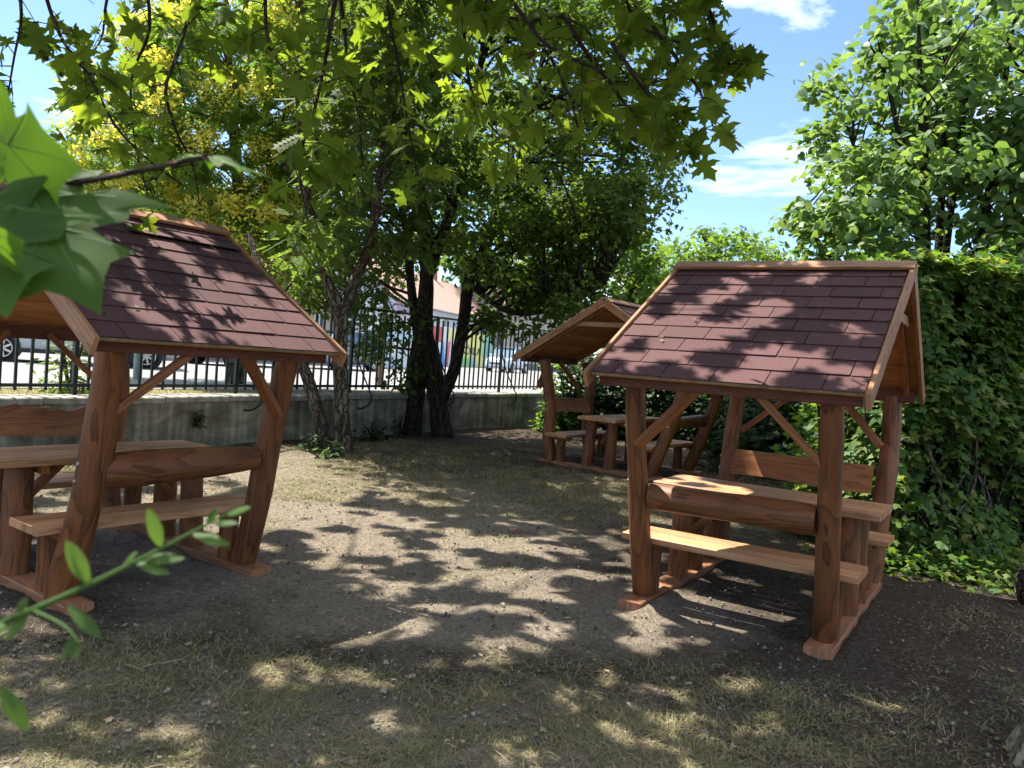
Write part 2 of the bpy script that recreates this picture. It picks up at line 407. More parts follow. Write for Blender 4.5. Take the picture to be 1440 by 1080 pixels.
def resample(pts, n):
    pts = np.array(pts, float); d = np.r_[0, np.cumsum(np.linalg.norm(np.diff(pts, axis=0), axis=1))]
    t = np.linspace(0, d[-1], n); return np.column_stack([np.interp(t, d, pts[:, k]) for k in range(3)])
def poly_centres(poly, n, Y0, dY, pad=0):
    """n points whose outline in the view is poly, spread in real depth around Y0 (a crown is about as deep as wide)"""
    p = np.array(poly, float); lo, hi = p.min(0), p.max(0); out = []
    cx = (lo[0] + hi[0]) / 2; hw = (hi[0] - lo[0]) / 2
    while len(out) < n:
        q = rng.uniform(lo, hi, (400, 2)); q = q[in_poly(q[:, 0], q[:, 1], poly)]
        for a in q:
            f = math.sqrt(max(.05, 1 - ((a[0] - cx) / hw) ** 2 * .85)); out.append(P(a[0], a[1], Y0 + rng.uniform(-1, 1) * dY * f))
    return np.array(out[:n])
def crown(cent, per, spread, tmpl, size, droop=.4, flat=.7, keep=None):
    n = len(cent) * per; c = np.repeat(cent, per, 0)
    sp = spread * rng.uniform(.6, 1.4, len(cent)); off = rng.normal(0, 1, (n, 3)); off /= np.linalg.norm(off, axis=1)[:, None]
    off *= (rng.uniform(0, 1, n) ** .45)[:, None] * np.repeat(sp, per)[:, None] * np.array([1.15, 1.15, .75])
    pos = c + off; tip, nrm = orient(n, droop, flat, off / spread)
    sz = size * rng.uniform(.65, 1.25, n)
    if keep is not None:
        k = keep(pos); pos, tip, nrm, sz = pos[k], tip[k], nrm[k], sz[k]
    return tmpl, pos, sz, tip, nrm
def branches(mb, limbs, cent, r0=.03, frac=1.0, rise=.5):
    L = np.vstack([resample(l, 24) for l in limbs])
    for i, c in enumerate(cent):
        if rng.uniform() > frac: continue
        d = np.linalg.norm(L - c - np.array([0, 0, -.5]), axis=1); a = L[np.argmin(d + rng.uniform(0, .6, len(d)))]
        m = (a + c) / 2 + np.array([rng.normal(0, .12), rng.normal(0, .12), rng.uniform(-.1, rise) * .4])
        mb.tube([a, m, c], [r0, r0 * .6, r0 * .25], 5, 0, False, 3)

# ------------------------------------------------------------------ GROUND, STREET
xs_ = np.r_[np.linspace(-90, -8, 14)[:-1], np.arange(-8, 9, .055), np.linspace(9, 120, 16)]
ys_ = np.r_[np.linspace(-20, 1.2, 8)[:-1], np.arange(1.2, 12, .05), np.arange(12, 21, .12), np.linspace(21, 160, 14)]
GX, GY = np.meshgrid(xs_, ys_)
def sandy(x, y):
    d1 = np.exp(-(((x + 1.3) / 2.4) ** 2 + ((y - 7.2) / 2.9) ** 2) ** 2)
    d2 = np.exp(-(((x + .2) / 2.0) ** 2 + ((y - 5.3) / 1.1) ** 2) ** 2)
    d3 = .62 * sst(4.6, 3.2, y) * sst(1.9, .4, x)
    d4 = .5 * np.exp(-(((x - 1.5) / 3) ** 2 + ((y - 9.5) / 2) ** 2))
    d5 = .9 * np.exp(-(((x + 3.2) / 1.6) ** 2 + ((y - 8.5) / 3.0) ** 2) ** 2)
    return np.clip(np.maximum.reduce([d1, d2, d3, d4, d5]), 0, 1)
near = (GX > -8.2) & (GX < 9.2) & (GY > 1) & (GY < 21.2)
lump = (fbm(GX * 1.1, GY * 1.1, 3, 3) - .5) * .07 + (fbm(GX * 5, GY * 5, 9, 3) - .5) * .045 * (1 - .4 * sandy(GX, GY)) + (vn(GX * 17, GY * 17, 21) - .5) * .012
rut = -.025 * np.exp(-((GY - 5.4 - .3 * np.sin(GX * 1.7)) / .12) ** 2) * (GX > -2.5) * (GX < 1)
def flat_near(x, y):                    # level pads under the shelters
    k = np.ones_like(x)
    for (cx, cy, t) in ((1.9388, 5.7714, -.5614), (-2.8107, 5.4831, .9409), (1.673, 11.733, .944)):
        c, s = math.cos(t), math.sin(t); a = c * (x - cx) + s * (y - cy); b = -s * (x - cx) + c * (y - cy)
        k = np.minimum(k, np.maximum(sst(.95, 1.25, np.abs(a)), sst(1.15, 1.5, np.abs(b))) * .9 + .1)
    return k
def bank(x, y):                         # loose soil pushed up against the sleepers
    r = np.zeros_like(x)
    for (cx, cy, t) in ((1.9388, 5.7714, -.5614), (-2.8107, 5.4831, .9409), (1.673, 11.733, .944)):
        c, s = math.cos(t), math.sin(t); a = c * (x - cx) + s * (y - cy); b = -s * (x - cx) + c * (y - cy)
        r = r + .062 * vn(x * 5, y * 5, 71) * np.exp(-((np.abs(np.abs(a) - .601) - .115) / .05) ** 2) * (np.abs(b) < 1.12)
    return r
GZ = gz(GX, GY) + np.where(near, (lump + rut) * flat_near(GX, GY) + bank(GX, GY), 0) - .012
def ground_z(x, y): return gz(x, y) + (fbm(x * 1.1, y * 1.1, 3, 3) - .5) * .07 * flat_near(x, y) - .012
ny, nx = GX.shape; idx = np.arange(ny * nx).reshape(ny, nx)
FQ = np.stack([idx[:-1, :-1], idx[:-1, 1:], idx[1:, 1:], idx[1:, :-1]], -1).reshape(-1, 4)
g = raw('ground', np.stack([GX, GY, GZ], -1).reshape(-1, 3), FQ, M['ground'], None, True, {'sand': sandy(GX, GY).ravel()})
tag(g, 'dappled garden ground of bare dark soil and pale sand with sparse dry grass', 'ground', kind='structure')

WA = np.array([-6.2, 8.0]); WD = np.array([.529, .848]); WD = WD / np.linalg.norm(WD); WN = np.array([-WD[1], WD[0]])
def wp(t, off, z): q = WA + WD * t + WN * off; return (q[0], q[1], z)
def sheet(name, pts, m, label, cat):
    me = bpy.data.meshes.new(name); me.from_pydata([tuple(map(float, p)) for p in pts], [], [tuple(range(len(pts)))])
    return tag(link(name, me, m), label, cat, kind='structure')
sheet('verge', [wp(-14, .19, .735), wp(26, .19, .735), wp(26, 1.5, .735), wp(-14, 1.5, .735)][::1], M['verge'], 'strip of dry yellow grass between the garden wall and the street', 'verge')
SZ = .65
sheet('street', [wp(-40, 1.5, SZ), wp(160, 1.5, SZ), wp(160, 120, SZ), wp(-40, 120, SZ)], M['street'], 'pale asphalt street beyond the iron fence', 'street')
mb = MB(); mb.beam(wp(-14, 1.52, .69), wp(26, 1.52, .69), .08, .12, seg=10); tag(mb.build('kerb', M['pavement']), 'low concrete kerb along the edge of the street', 'kerb', kind='structure')
# ------------------------------------------------------------------ WALL AND FENCE
def capz(t): return .755 + .0085 * t
wall = empty('garden_wall', wp(0, 0, 0), label='low old rendered retaining wall with crumbling plaster and bare brick patches', cat='wall')
def wall_grid():
    ts = np.arange(-12, 15.01, .12); zs = np.linspace(-.1, 1, 15); V = []; UVc = []; bare = []
    for t in ts:
        for z in zs:
            zz = z * (capz(t) - .09) if z > 0 else z
            o = -.19 + .018 * (float(fbm(t * 1.7, zz * 4, 31)) - .5)
            V.append(np.array(wp(t, o, zz)) - np.array(wp(0, 0, 0))); UVc.append((t, zz))
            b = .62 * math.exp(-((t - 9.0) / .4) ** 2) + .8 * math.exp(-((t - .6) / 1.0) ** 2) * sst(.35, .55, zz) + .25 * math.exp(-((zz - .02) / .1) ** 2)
            bare.append(b)
    n = len(zs); I = np.arange(len(ts) * n).reshape(len(ts), n)
    Fq = np.stack([I[:-1, :-1], I[1:, :-1], I[1:, 1:], I[:-1, 1:]], -1).reshape(-1, 4)
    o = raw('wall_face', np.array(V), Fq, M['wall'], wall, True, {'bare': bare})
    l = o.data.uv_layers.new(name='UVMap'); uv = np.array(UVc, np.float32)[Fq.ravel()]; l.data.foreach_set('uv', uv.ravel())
    mb = MB()
    b0 = np.array(wp(0, 0, 0))
    for k in range(27): 
        t0, t1 = -12 + k, -11 + k
        mb.beam(np.array(wp(t0, .02, capz(t0) / 2 - .08)) - b0, np.array(wp(t1, .02, capz(t1) / 2 - .08)) - b0, .36, capz(t0) - .12, seg=1)
    mb.build('wall_core', M['wall'], wall)
    cp = MB(); t = -12.0
    while t < 15:
        L = random.uniform(.75, 1.1)
        z = capz(t) - .045 + random.uniform(-.006, .006)
        cp.beam(np.array(wp(t + .006, -.01, z)) - b0, np.array(wp(t + L - .006, -.01, z + .0085 * L)) - b0, .44, .085, ch=.014, seg=3, wob=.004); t += L
    cp.build('coping', M['coping'], wall)
wall_grid()
fence = empty('iron_fence', wp(0, .15, .8), label='tall dark green iron bar fence standing on the low wall', cat='fence')
b0 = np.array(wp(0, .15, .8))
def fp(t, o, z): return np.array(wp(t, .15 + o, z)) - b0
def rz0(t): return .87 + .0085 * t
def rz1(t): return 2.245 + .008 * t
for nm, fz in (('bottom_rail', rz0), ('top_rail', rz1)):
    mb = MB()
    for k in range(11): mb.beam(fp(-12 + 2.4 * k, 0, fz(-12 + 2.4 * k)), fp(-9.6 + 2.4 * k, 0, fz(-9.6 + 2.4 * k)), .042, .042, ch=.004, seg=1)
    mb.build(nm, M['iron'], fence)
pm = MB(); pm.beam((0, 0, -.02), (0, 0, 1.5), .055, .055, up=(0, 1, 0), ch=.004, seg=1); pp = pm.build('post', M['iron'], fence)
bm_ = MB(); bm_.beam((0, 0, .075), (0, 0, 1.455), .030, .030, up=(0, 1, 0), ch=.003, seg=1); bb = bm_.build('bar', M['iron'], fence)
k = 0; ang = math.atan2(WD[1], WD[0])
for i in range(-2, 6):
    t = 1.87 + 2.385 * i
    o = pp if k == 0 else pp.copy()
    if k: COL.objects.link(o); o.parent = fence
    o.location = fp(t, 0, capz(t) - .02); o.rotation_euler = (0, 0, ang); k += 1
k = 0
for i in range(-1, 5):
    for j in range(1, 14):
        t = 1.87 + 2.385 * (i + j / 14)
        if t < .3 or t > 13.4: continue
        o = bb if k == 0 else bb.copy()
        if k: COL.objects.link(o); o.parent = fence
        o.location = fp(t, random.uniform(-.003, .003), capz(t) - .02); o.rotation_euler = (random.uniform(-.006, .006), random.uniform(-.006, .006), ang); k += 1
for t in (4.35, 6.7, 9.1, 11.45):       # bent stays that hook over the coping
    mb = MB(); mb.tube([fp(t - .12, 0, 1.95), fp(t - .02, -.12, 1.4), fp(t + .05, -.33, .95), fp(t + .06, -.41, capz(t) - .02), fp(t + .03, -.42, .66), fp(t - .12, -.4, .58), fp(t - .22, -.38, .585)], .014, 6, 0, True, 4)
    mb.build('stay', M['iron'], fence)

# ------------------------------------------------------------------ SHELTERS
LR, DR, HR, HE, XS, DS = .803, 1.457, 2.421, 1.563, .601, 1.04
SLOPE = math.atan2(HR - HE, DR); RL = math.hypot(DR, HR - HE); CS, SS = math.cos(SLOPE), math.sin(SLOPE)
def roofpt(side, x, d, h=0):            # d down the slope from the ridge, h above the deck
    return np.array([x, side * (d * CS + h * SS), HR - d * SS + h * CS])
BOLT = m_plain('zinc_bolt', (.5, .48, .45), .4, .5, .7, .1)
def shelter(loc, rz, label, posts, lr, logr, seed, live_edge=0, lift=None):
    random.seed(seed)
    root = empty('picnic_shelter', loc, rz, label=label, cat='picnic shelter', group='log picnic shelters with shingled roofs')
    for side in (-1, 1):
        deck = MB(); n = 15; w = RL / n
        for i in range(n):
            a = roofpt(side, -LR + .01, (i + .5) * w, -.014); b = roofpt(side, LR - .01, (i + .5) * w, -.014)
            deck.beam(a, b, w - .004, .02, up=(0, side * SS, CS), ch=.003, seg=1)
        deck.build('roof_deck', M['deck'], root)
        felt = MB(); felt.beam(roofpt(side, 0, .0, .003), roofpt(side, 0, RL - .005, .003), 2 * LR - .03, .006, up=(0, side * SS, CS), ch=.001, seg=1); felt.build('roof_felt', M['felt'], root)
        sh = MB(); rows = 10; e = RL / rows; tw = .305
        for r in range(rows):
            x = -LR + .012 - (tw * .5 if r % 2 else tw * .12) - random.uniform(0, .02)
            while x < LR - .012:
                x0, x1 = max(x + .003, -LR + .012), min(x + tw - .003, LR - .012)
                if x1 - x0 > .02:
                    d0, d1 = r * e, (r + 1) * e + .012 + random.uniform(-.003, .003)
                    up = random.uniform(0, .004); cr = .006
                    if lift and r in lift[1] and side == -1 and x1 > LR - lift[0] - .3 and x0 < LR - .15: up = .02
                    pts = [(x0, d0, .007), (x1, d0, .007), (x1, d1 - cr, .013 + up), (x1 - cr, d1, .013 + up + random.uniform(0, .002)), (x0 + cr, d1, .013 + up), (x0, d1 - cr, .013 + up)]
                    tp = [roofpt(side, *q) for q in pts]; bt = [roofpt(side, q[0], q[1], q[2] - .0045) for q in pts]
                    fs = [(0, 1, 2, 3, 4, 5) if side == 1 else (5, 4, 3, 2, 1, 0)]
                    for k in range(6):
                        k2 = (k + 1) % 6; fs.append((k2, k, 6 + k, 6 + k2) if side == 1 else (k, k2, 6 + k2, 6 + k))
                    sh.add(tp + bt, fs, [[(0, 0)] * len(f) for f in fs])
                x += tw
        sh.build('shingles', M['shingle'], root)
        dr = MB(); dr.beam(roofpt(side, -LR + .01, RL + .004, -.004), roofpt(side, LR - .01, RL + .004, -.004), .012, .016, up=(0, side * SS, CS), ch=.002, seg=4, wob=.0015); dr.build('drip_strip', M['drip'], root)
        rb = MB(); rb.beam(roofpt(side, -LR - .028, .05, .036), roofpt(side, LR + .028, .05, .036), .115, .022, up=(0, side * SS, CS), ch=.003, seg=4, wob=.001); rb.build('ridge_board', M['barge'], root)
        for sx in (-1, 1):
            bg = MB(); bx = sx * (LR + .0135)
            a = roofpt(side, bx, .01, -.022); b = roofpt(side, bx, RL + .05, -.022)
            bg.beam(a, b, .026, .105, up=(0, side * SS, CS), ch=.003, seg=4, wob=.0008); bg.build('bargeboard', M['barge'], root)
            rf = MB(); rf.beam(roofpt(side, sx * .71, .04, -.06), roofpt(side, sx * .71, RL - .12, -.06), .045, .07, up=(0, side * SS, CS), seg=1); rf.build('rafter', M['board'], root)
        pu = MB(); py = side * 1.335; pz = HR - 1.335 * SS / CS - .095
        pu.beam((-LR + .03, py, pz), (LR - .03, py, pz), .055, .105, seg=4, wob=.0015); pu.build('eave_beam', M['darkwood'], root)
    for sx in (-1, 1):
        ti = MB(); ti.beam((sx * .755, -.5, 2.085), (sx * .755, .5, 2.085), .032, .068, seg=1); ti.build('collar_tie', M['barge'], root)
        sl = MB(); sl.beam((sx * XS, -DS, .03), (sx * XS, DS, .03), .165, .062, ch=.006, seg=4, wob=.002); sl.build('sleeper', M['sleeper'], root)
        for y in (-.165, .165):
            tl = MB(); lean = random.uniform(-.05, .05)
            tl.tube([(sx * XS, y + lean, .058), (sx * XS * .99, y + lean * .5, .35), (sx * XS * .98, y, .728)], [.078 * lr, .074 * lr, .07 * lr], 14, .07, True, 4, seed + int(sx + y * 10)); tl.build('table_leg', M['log'], root)
        bt = MB(); bt.beam((sx * (XS - .12), -.27, .70), (sx * (XS - .12), .27, .70), .05, .055, seg=1); bt.build('table_bearer', M['board'], root)
        br = MB(); br.beam((sx * (XS - .05), .0, .40), (sx * (XS - .36), .0, .725), .045, .07, up=(0, 1, 0), seg=1); br.build('table_brace', M['board'], root)
        for sy in (-1, 1):
            bl = MB(); bl.tube([(sx * XS, sy * .66, .058), (sx * XS, sy * .655, .25), (sx * XS, sy * .65, .385)], [.062 * lr, .058 * lr, .06 * lr], 12, .08, True, 3, seed + 7); bl.build('bench_leg', M['log'], root)
            cl = MB(); cl.beam((sx * XS, sy * .50, .403), (sx * XS, sy * .845, .403), .07, .042, seg=1); cl.build('bench_bearer', M['board'], root)
    for sy in (-1, 1):
        bn = MB()
        for q in range(2):
            y = sy * (.484 + .375 * (q + .5) / 2); bn.beam((-.76 + random.uniform(-.004, .004), y, .449), (.76, y, .449), .181, .046, ch=.006, seg=5, wob=.0012)
        bn.build('bench_seat', M['table'], root)
    tb = MB()
    for q in range(5):
        y = -.31 + .62 * (q + .5) / 5; tb.beam((-.785 + random.uniform(-.004, .004), y, .751), (.785 + random.uniform(-.004, .004), y, .751), .1175, .046, ch=.006, seg=5, wob=.0008)
    tb.build('table_top', M['table'], root)
    for k, (pl, rr) in enumerate(posts):
        po = MB(); po.tube(pl, [q * rr for q in (1.05, 1.03, 1.0, .95, .9)], 20, .09, True, 5, seed + k * 3); po.build('post', M['log'], root)
    for k, zb in ((0, .86), (0, .76), (2, .90), (2, .80)):
        pl, rr = posts[k]; px = np.interp(zb, [q[2] for q in pl], [q[0] for q in pl]); py_ = np.interp(zb, [q[2] for q in pl], [q[1] for q in pl])
        bo = MB(); bo.tube([(px - rr * .9, py_, zb), (px - rr - .006, py_, zb)], .011, 8, 0, True); bo.build('bolt', BOLT, root)
    def ypost(side, z): return side * (.82 + .30 * (z - .06))
    for side in (-1, 1):
        for sx, run in ((-1, .44), (1, .40)):
            a = np.array([sx * (XS - .03), ypost(side, 1.12) + side * .01, 1.12]); b = np.array([sx * (XS - .03 - run), side * 1.30, 1.535])
            kb = MB(); kb.beam(a, b, .045, .075, up=(0, side, .3), seg=2); kb.build('knee_brace', M['board'], root)
    lg = MB(); z0, z1, y0, y1, ra, rb_ = logr
    lg.tube([(-.53, y0, z0), (-.45, y0, z0), (-.2, (y0 + y1) / 2 + .012, (z0 + z1) / 2 - .005), (.2, (y0 + y1) / 2 - .005, (z0 + z1) / 2 + .006), (.45, y1, z1), (.53, y1, z1)], [ra * .9, ra, ra * .97, (ra + rb_) / 2, rb_, rb_ * .92], 20, .06, True, 4, seed + 5); lg.build('log_backrest', M['log'], root)
    bk = MB(); ns = 12; ring = []
    for i in range(ns + 1):
        x = -.56 + 1.12 * i / ns; top = .975 + live_edge * (.02 * math.sin(i * .9 + seed) + .012 * math.sin(i * 2.1)); bot = .765 + .01 * math.sin(i * .5)
        sag = 0
        ring.append([(x, .865 + .27 * (bot - .765), bot), (x, .865 + .27 * (top - .765), top), (x, .90 + .27 * (top - .765), top), (x, .90 + .27 * (bot - .765), bot)])
    vs = [p for r in ring for p in r]; fs = []; uv = []
    u0 = random.random() * 9
    for i in range(ns):
        for k in range(4):
            k2 = (k + 1) % 4; fs.append((i * 4 + k, i * 4 + k2, i * 4 + 4 + k2, i * 4 + 4 + k))
            ca = [u0, u0 + .21, u0 + .245, u0 + .455, u0 + .49]; va, vb = u0 + ring[i][0][0], u0 + ring[i + 1][0][0]
            uv.append([(ca[k], va), (ca[k + 1], va), (ca[k + 1], vb), (ca[k], vb)])
    fs += [(3, 2, 1, 0), tuple(ns * 4 + k for k in range(4))]; uv += [[(u0 + .2 * k, u0) for k in range(4)]] * 2
    bk.add(vs, fs, uv); bk.build('backboard', M['board'], root)
    return root
def post(x, side, b=.82, t=1.245, k1=0, k2=0, kx=0):
    ys = [b, b + .11 + k1, (b + t) / 2 + k1, t - .10 + k2, t]
    return [(x, side * ys[0], .055), (x + kx * .4, side * ys[1], .42), (x + kx, side * ys[2], .82), (x + kx * .6, side * ys[3], 1.2), (x, side * ys[4], 1.535)]
shelter((1.9388, 5.7714, -.012), -.5614, 'log picnic shelter nearest the leafy hedge with its log backrest facing the camera',
        [(post(-XS, -1, .79, 1.22, .0, .01, -.006), .068), (post(XS, -1, .845, 1.26), .07), (post(-XS, 1, .80, 1.12, -.02, -.02), .07), (post(XS, 1, .98, 1.36, -.03, .06, .03), .078)], .98, (.775, .80, -.985, -1.06, .088, .092), 11)
shelter((-2.8107, 5.4831, -.012), .9409, 'log picnic shelter partly cut off by the frame, overhung by big lobed leaves',
        [(post(-XS, -1, .815, 1.25, .02, .0, .03), .088), (post(XS, -1, .832, 1.19, -.01, .0, .012), .082), (post(-XS, 1, .84, 1.2), .08), (post(XS, 1, .93, 1.05, 0, 0), .072)], 1.12, (.805, .815, -1.04, -1.0, .108, .08), 23, 1, (.25, (1,)))
shelter((1.673, 11.733, .0907), .944, 'smaller-looking distant log picnic shelter standing gable-on before the dark shrubs',
        [(post(-XS, -1, .81, 1.30, .01, -.02), .085), (post(XS, -1, .82, 1.30, .03, 0, .02), .085), (post(-XS, 1, .82, 1.06, -.03, .02, .03), .088), (post(XS, 1, .82, 1.05, .02), .085)], 1.1, (.81, .82, -1.05, -1.05, .085, .085), 37)
random.seed(3)

# ------------------------------------------------------------------ TREES
def tree(name, label, cat, base, limbs, crowns, bark, leafmat, cent=None, twig=.03, frac=1.0, group=None, seg=12, jit=.12, extra=None):
    root = empty(name, base, label=label, cat=cat, group=group); b = np.array(base)
    tr = MB()
    for pts, rads in limbs: tr.tube(np.array(pts) - b, rads, seg, jit, True, 5, len(pts))
    tr.build('trunk', bark, root)
    if cent is not None:
        br = MB(); branches(br, [np.array(l[0]) - b for l in limbs], cent - b, twig, frac); br.build('branches', bark, root)
    L = Leaves()
    for c in crowns: L.add(c[0], c[1] - b, *c[2:])
    L.build('crown', leafmat, root)
    if extra:
        E_ = Leaves(); c = extra[1]; E_.add(c[0], c[1] - b, *c[2:]); E_.build(extra[0], extra[2], root)
    return root
def PL(seq, Y): return [P(x, y, Y + (q[0] if q else 0)) for x, y, *q in seq]
# clear sky for the sun shafts on the sandy middle of the garden
def shadow_xy(pos): return pos[:, 0] - SUN[0] / SUN[2] * pos[:, 2], pos[:, 1] - SUN[1] / SUN[2] * pos[:, 2]

# maple in front of the wall
Ym = 14.6
mb_base = P(592, 607, Ym); mb_base[2] = .05
mlimbs = [(PL([(574, 622), (582, 575), (588, 510), (597, 440), (600, 380), (598, 300), (578, 200), (562, 100), (555, -60)], Ym), [.21, .165, .185, .15, .125, .13, .10, .07, .03]),
          (PL([(624, 624, -.2), (618, 575, -.1), (606, 510), (598, 460)], Ym), [.22, .18, .185, .12]),
          (PL([(612, 575, -.05), (636, 528, -.2), (652, 450, -.2), (660, 395, -.1), (690, 330), (722, 250), (750, 150), (770, 30)], Ym), [.13, .112, .105, .10, .09, .07, .045, .02]),
          (PL([(590, 480), (578, 400, .3), (572, 330, .6), (556, 250, .9), (530, 120, 1.2)], Ym), [.11, .085, .07, .055, .03]),
          (PL([(600, 390), (636, 290, -.5), (660, 190, -.8), (680, 60, -1), (690, -60, -1)], Ym), [.11, .09, .07, .05, .02]),
          (PL([(660, 400), (720, 440, -.8), (790, 430, -1.3), (850, 400, -1.6)], Ym), [.06, .045, .03, .012])]
cm = np.vstack([poly_centres([(420, -70), (930, -70), (950, 120), (948, 258), (905, 312), (868, 345), (850, 420), (790, 440), (700, 410), (640, 350), (560, 380), (480, 380), (425, 300)], 240, Ym, 2.6),
                poly_centres([(480, 415), (560, 420), (575, 480), (520, 500), (490, 470)], 5, Ym + .2, .6),
                poly_centres([(720, 300), (880, 250), (930, 280), (880, 380), (800, 440), (740, 420)], 45, Ym - .6, 1.8),
                poly_centres([(640, 430), (780, 440), (770, 482), (690, 480), (640, 460)], 5, Ym - .3, .8),
                poly_centres([(560, 470), (590, 480), (575, 560), (545, 540)], 1, Ym + .1, .3)])
tree('maple_tree', 'large dark maple with twin fused trunks growing against the garden wall', 'tree', mb_base, mlimbs,
     [crown(cm, 125, .50, T_MAPLE, .112, .45, .8)], M['bark_dark'], M['maple'], cm, .035, .8)
# twin-trunk tree with feathered leaves
Yt = 11.4
tb_ = P(470, 637, Yt); tb_[2] = .05
tl_ = [(PL([(489, 656), (482, 600), (478, 500), (478, 445), (458, 388), (440, 320), (425, 220), (415, 100)], Yt), [.15, .115, .105, .105, .075, .07, .045, .02]),
       (PL([(478, 455), (500, 392), (522, 335), (532, 270), (544, 170), (550, 60), (553, -60)], Yt), [.09, .075, .068, .06, .05, .04, .03]),
       (PL([(458, 654), (452, 600), (430, 525), (405, 478), (380, 420, .4), (350, 330, .8)], Yt), [.12, .10, .09, .08, .065, .045])]
ct = poly_centres([(450, -60), (610, -60), (610, 200), (585, 330), (540, 380), (520, 420), (470, 415), (410, 425), (400, 360), (450, 280)], 50, Yt + .2, 1.4)
tree('ash_leaved_tree', 'grey-barked tree with two trunks leaning apart from one base', 'tree', tb_, tl_,
     [crown(ct, 34, .42, T_PIN, .30, .6, .6)], M['bark_grey'], M['pinnate'], ct, .022, .8)
# yellow flowering tree behind the wall
Yy = 16.2
yb = P(330, 540, Yy); yb[2] = .7
yl = [(PL([(330, 545), (332, 430), (340, 330), (330, 200), (320, 60), (318, -60)], Yy), [.2, .17, .14, .11, .07, .03]), (PL([(338, 340), (380, 240), (410, 120), (420, -20)], Yy), [.1, .08, .05, .02]), (PL([(333, 420), (280, 320), (230, 240), (200, 160)], Yy), [.1, .08, .05, .02])]
cy = poly_centres([(120, 110), (200, 60), (300, -40), (480, -40), (470, 200), (440, 420), (380, 440), (320, 400), (240, 330), (140, 300), (110, 200)], 190, Yy, 2.4)
tree('flowering_tree', 'tall tree behind the fence covered in clusters of small yellow flowers', 'tree', yb, yl,
     [crown(cy, 26, .5, T_PIN, .34, .5, .7)], M['bark_grey'], M['lightleaf'], cy, .025, .7,
     extra=('blossoms', crown(cy[rng.uniform(0, 1, len(cy)) < .6] + np.array([0, -.45, .12]), 240, .40, T_BIT, .06, -.3, 1.0), M['yellow']))
# multi-stemmed heart-leaved tree above the hedge
Yr = 10.5
rb = np.array([5.8, 10.5, 0.05])
tops = [(1235, 60), (1290, -20), (1340, -80), (1385, -60), (1440, -60), (1185, 160), (1120, 300), (1470, 120), (1500, 20), (1300, 120)]
rl = []
for i, (x, y) in enumerate(tops):
    e = P(x, y, Yr + rng.uniform(-1.2, 1.2)); s0 = rb + np.array([rng.uniform(-.35, .35), rng.uniform(-.3, .3), 0]); m1 = s0 + (e - s0) * .4 + np.array([0, 0, .5]); m2 = s0 + (e - s0) * .72 + np.array([0, 0, .35])
    rl.append(([s0, m1, m2, e], [.06, .05, .035, .012]))
cr_ = np.vstack([poly_centres([(1215, -40), (1252, 20), (1215, 70), (1155, 120), (1138, 185), (1180, 222), (1154, 258), (1105, 303), (1092, 318), (1145, 345), (1130, 400), (1570, 400), (1570, -80)], 205, Yr, 2.0)])
tree('heart_leaved_tree', 'multi-stemmed tree with glossy heart-shaped leaves rising above the clipped hedge', 'tree', rb, rl,
     [crown(cr_, 74, .42, T_HEART, .115, .5, .75)], M['bark_dark'], M['linden'], cr_, .018, .9, seg=8)
# trees far behind
bgt = [('light_green_tree', 'light green bushy tree seen above the roof ridge beyond the garden', 24, (1000, 520), [(885, 440), (900, 385), (935, 345), (962, 332), (1000, 313), (1030, 325), (1058, 330), (1075, 350), (1100, 352), (1105, 440)], 90, 60, .5, T_MAPLE, .15, 'lightleaf', 1.8),
       ('young_maple_tree', 'young bright green maple between the dark maple and the far shelter roof', 18.4, (880, 545), [(845, 350), (872, 330), (905, 305), (930, 330), (935, 400), (905, 440), (850, 450)], 46, 55, .35, T_MAPLE, .13, 'lightleaf', 1.0),
       ('tall_green_tree', 'tall mid green tree standing beyond the street behind the maple', 92, (655, 512), [(520, 430), (560, 200), (640, 120), (760, 120), (840, 220), (860, 330), (830, 440), (700, 420)], 120, 60, 2.4, T_MAPLE, .75, 'hedge', 8),
       ('dense_green_tree', 'dense green tree behind the house with the red tiled roof', 48, (200, 498), [(-60, 330), (-40, 200), (90, 190), (180, 170), (300, 250), (420, 330), (420, 400), (200, 420), (0, 420)], 90, 60, 1.4, T_MAPLE, .42, 'hedge', 4)]
for nm, lb, Y, bpx, poly, nc, per, spr, tm, sz, lm, dep in bgt:
    b = P(bpx[0], bpx[1], Y); b[2] = .1 if Y < 30 else SZ
    c = poly_centres(poly, nc, Y, dep); cx = c.mean(0)
    lim = [([b, b + (cx - b) * .5, cx, c[np.argmax(c[:, 2])]], [.16, .12, .08, .02])]
    tree(nm, lb, 'tree', b, lim, [crown(c, per, spr, tm, sz, .4, .8)], M['bark_dark'], M[lm], c, .03, .6, seg=8)

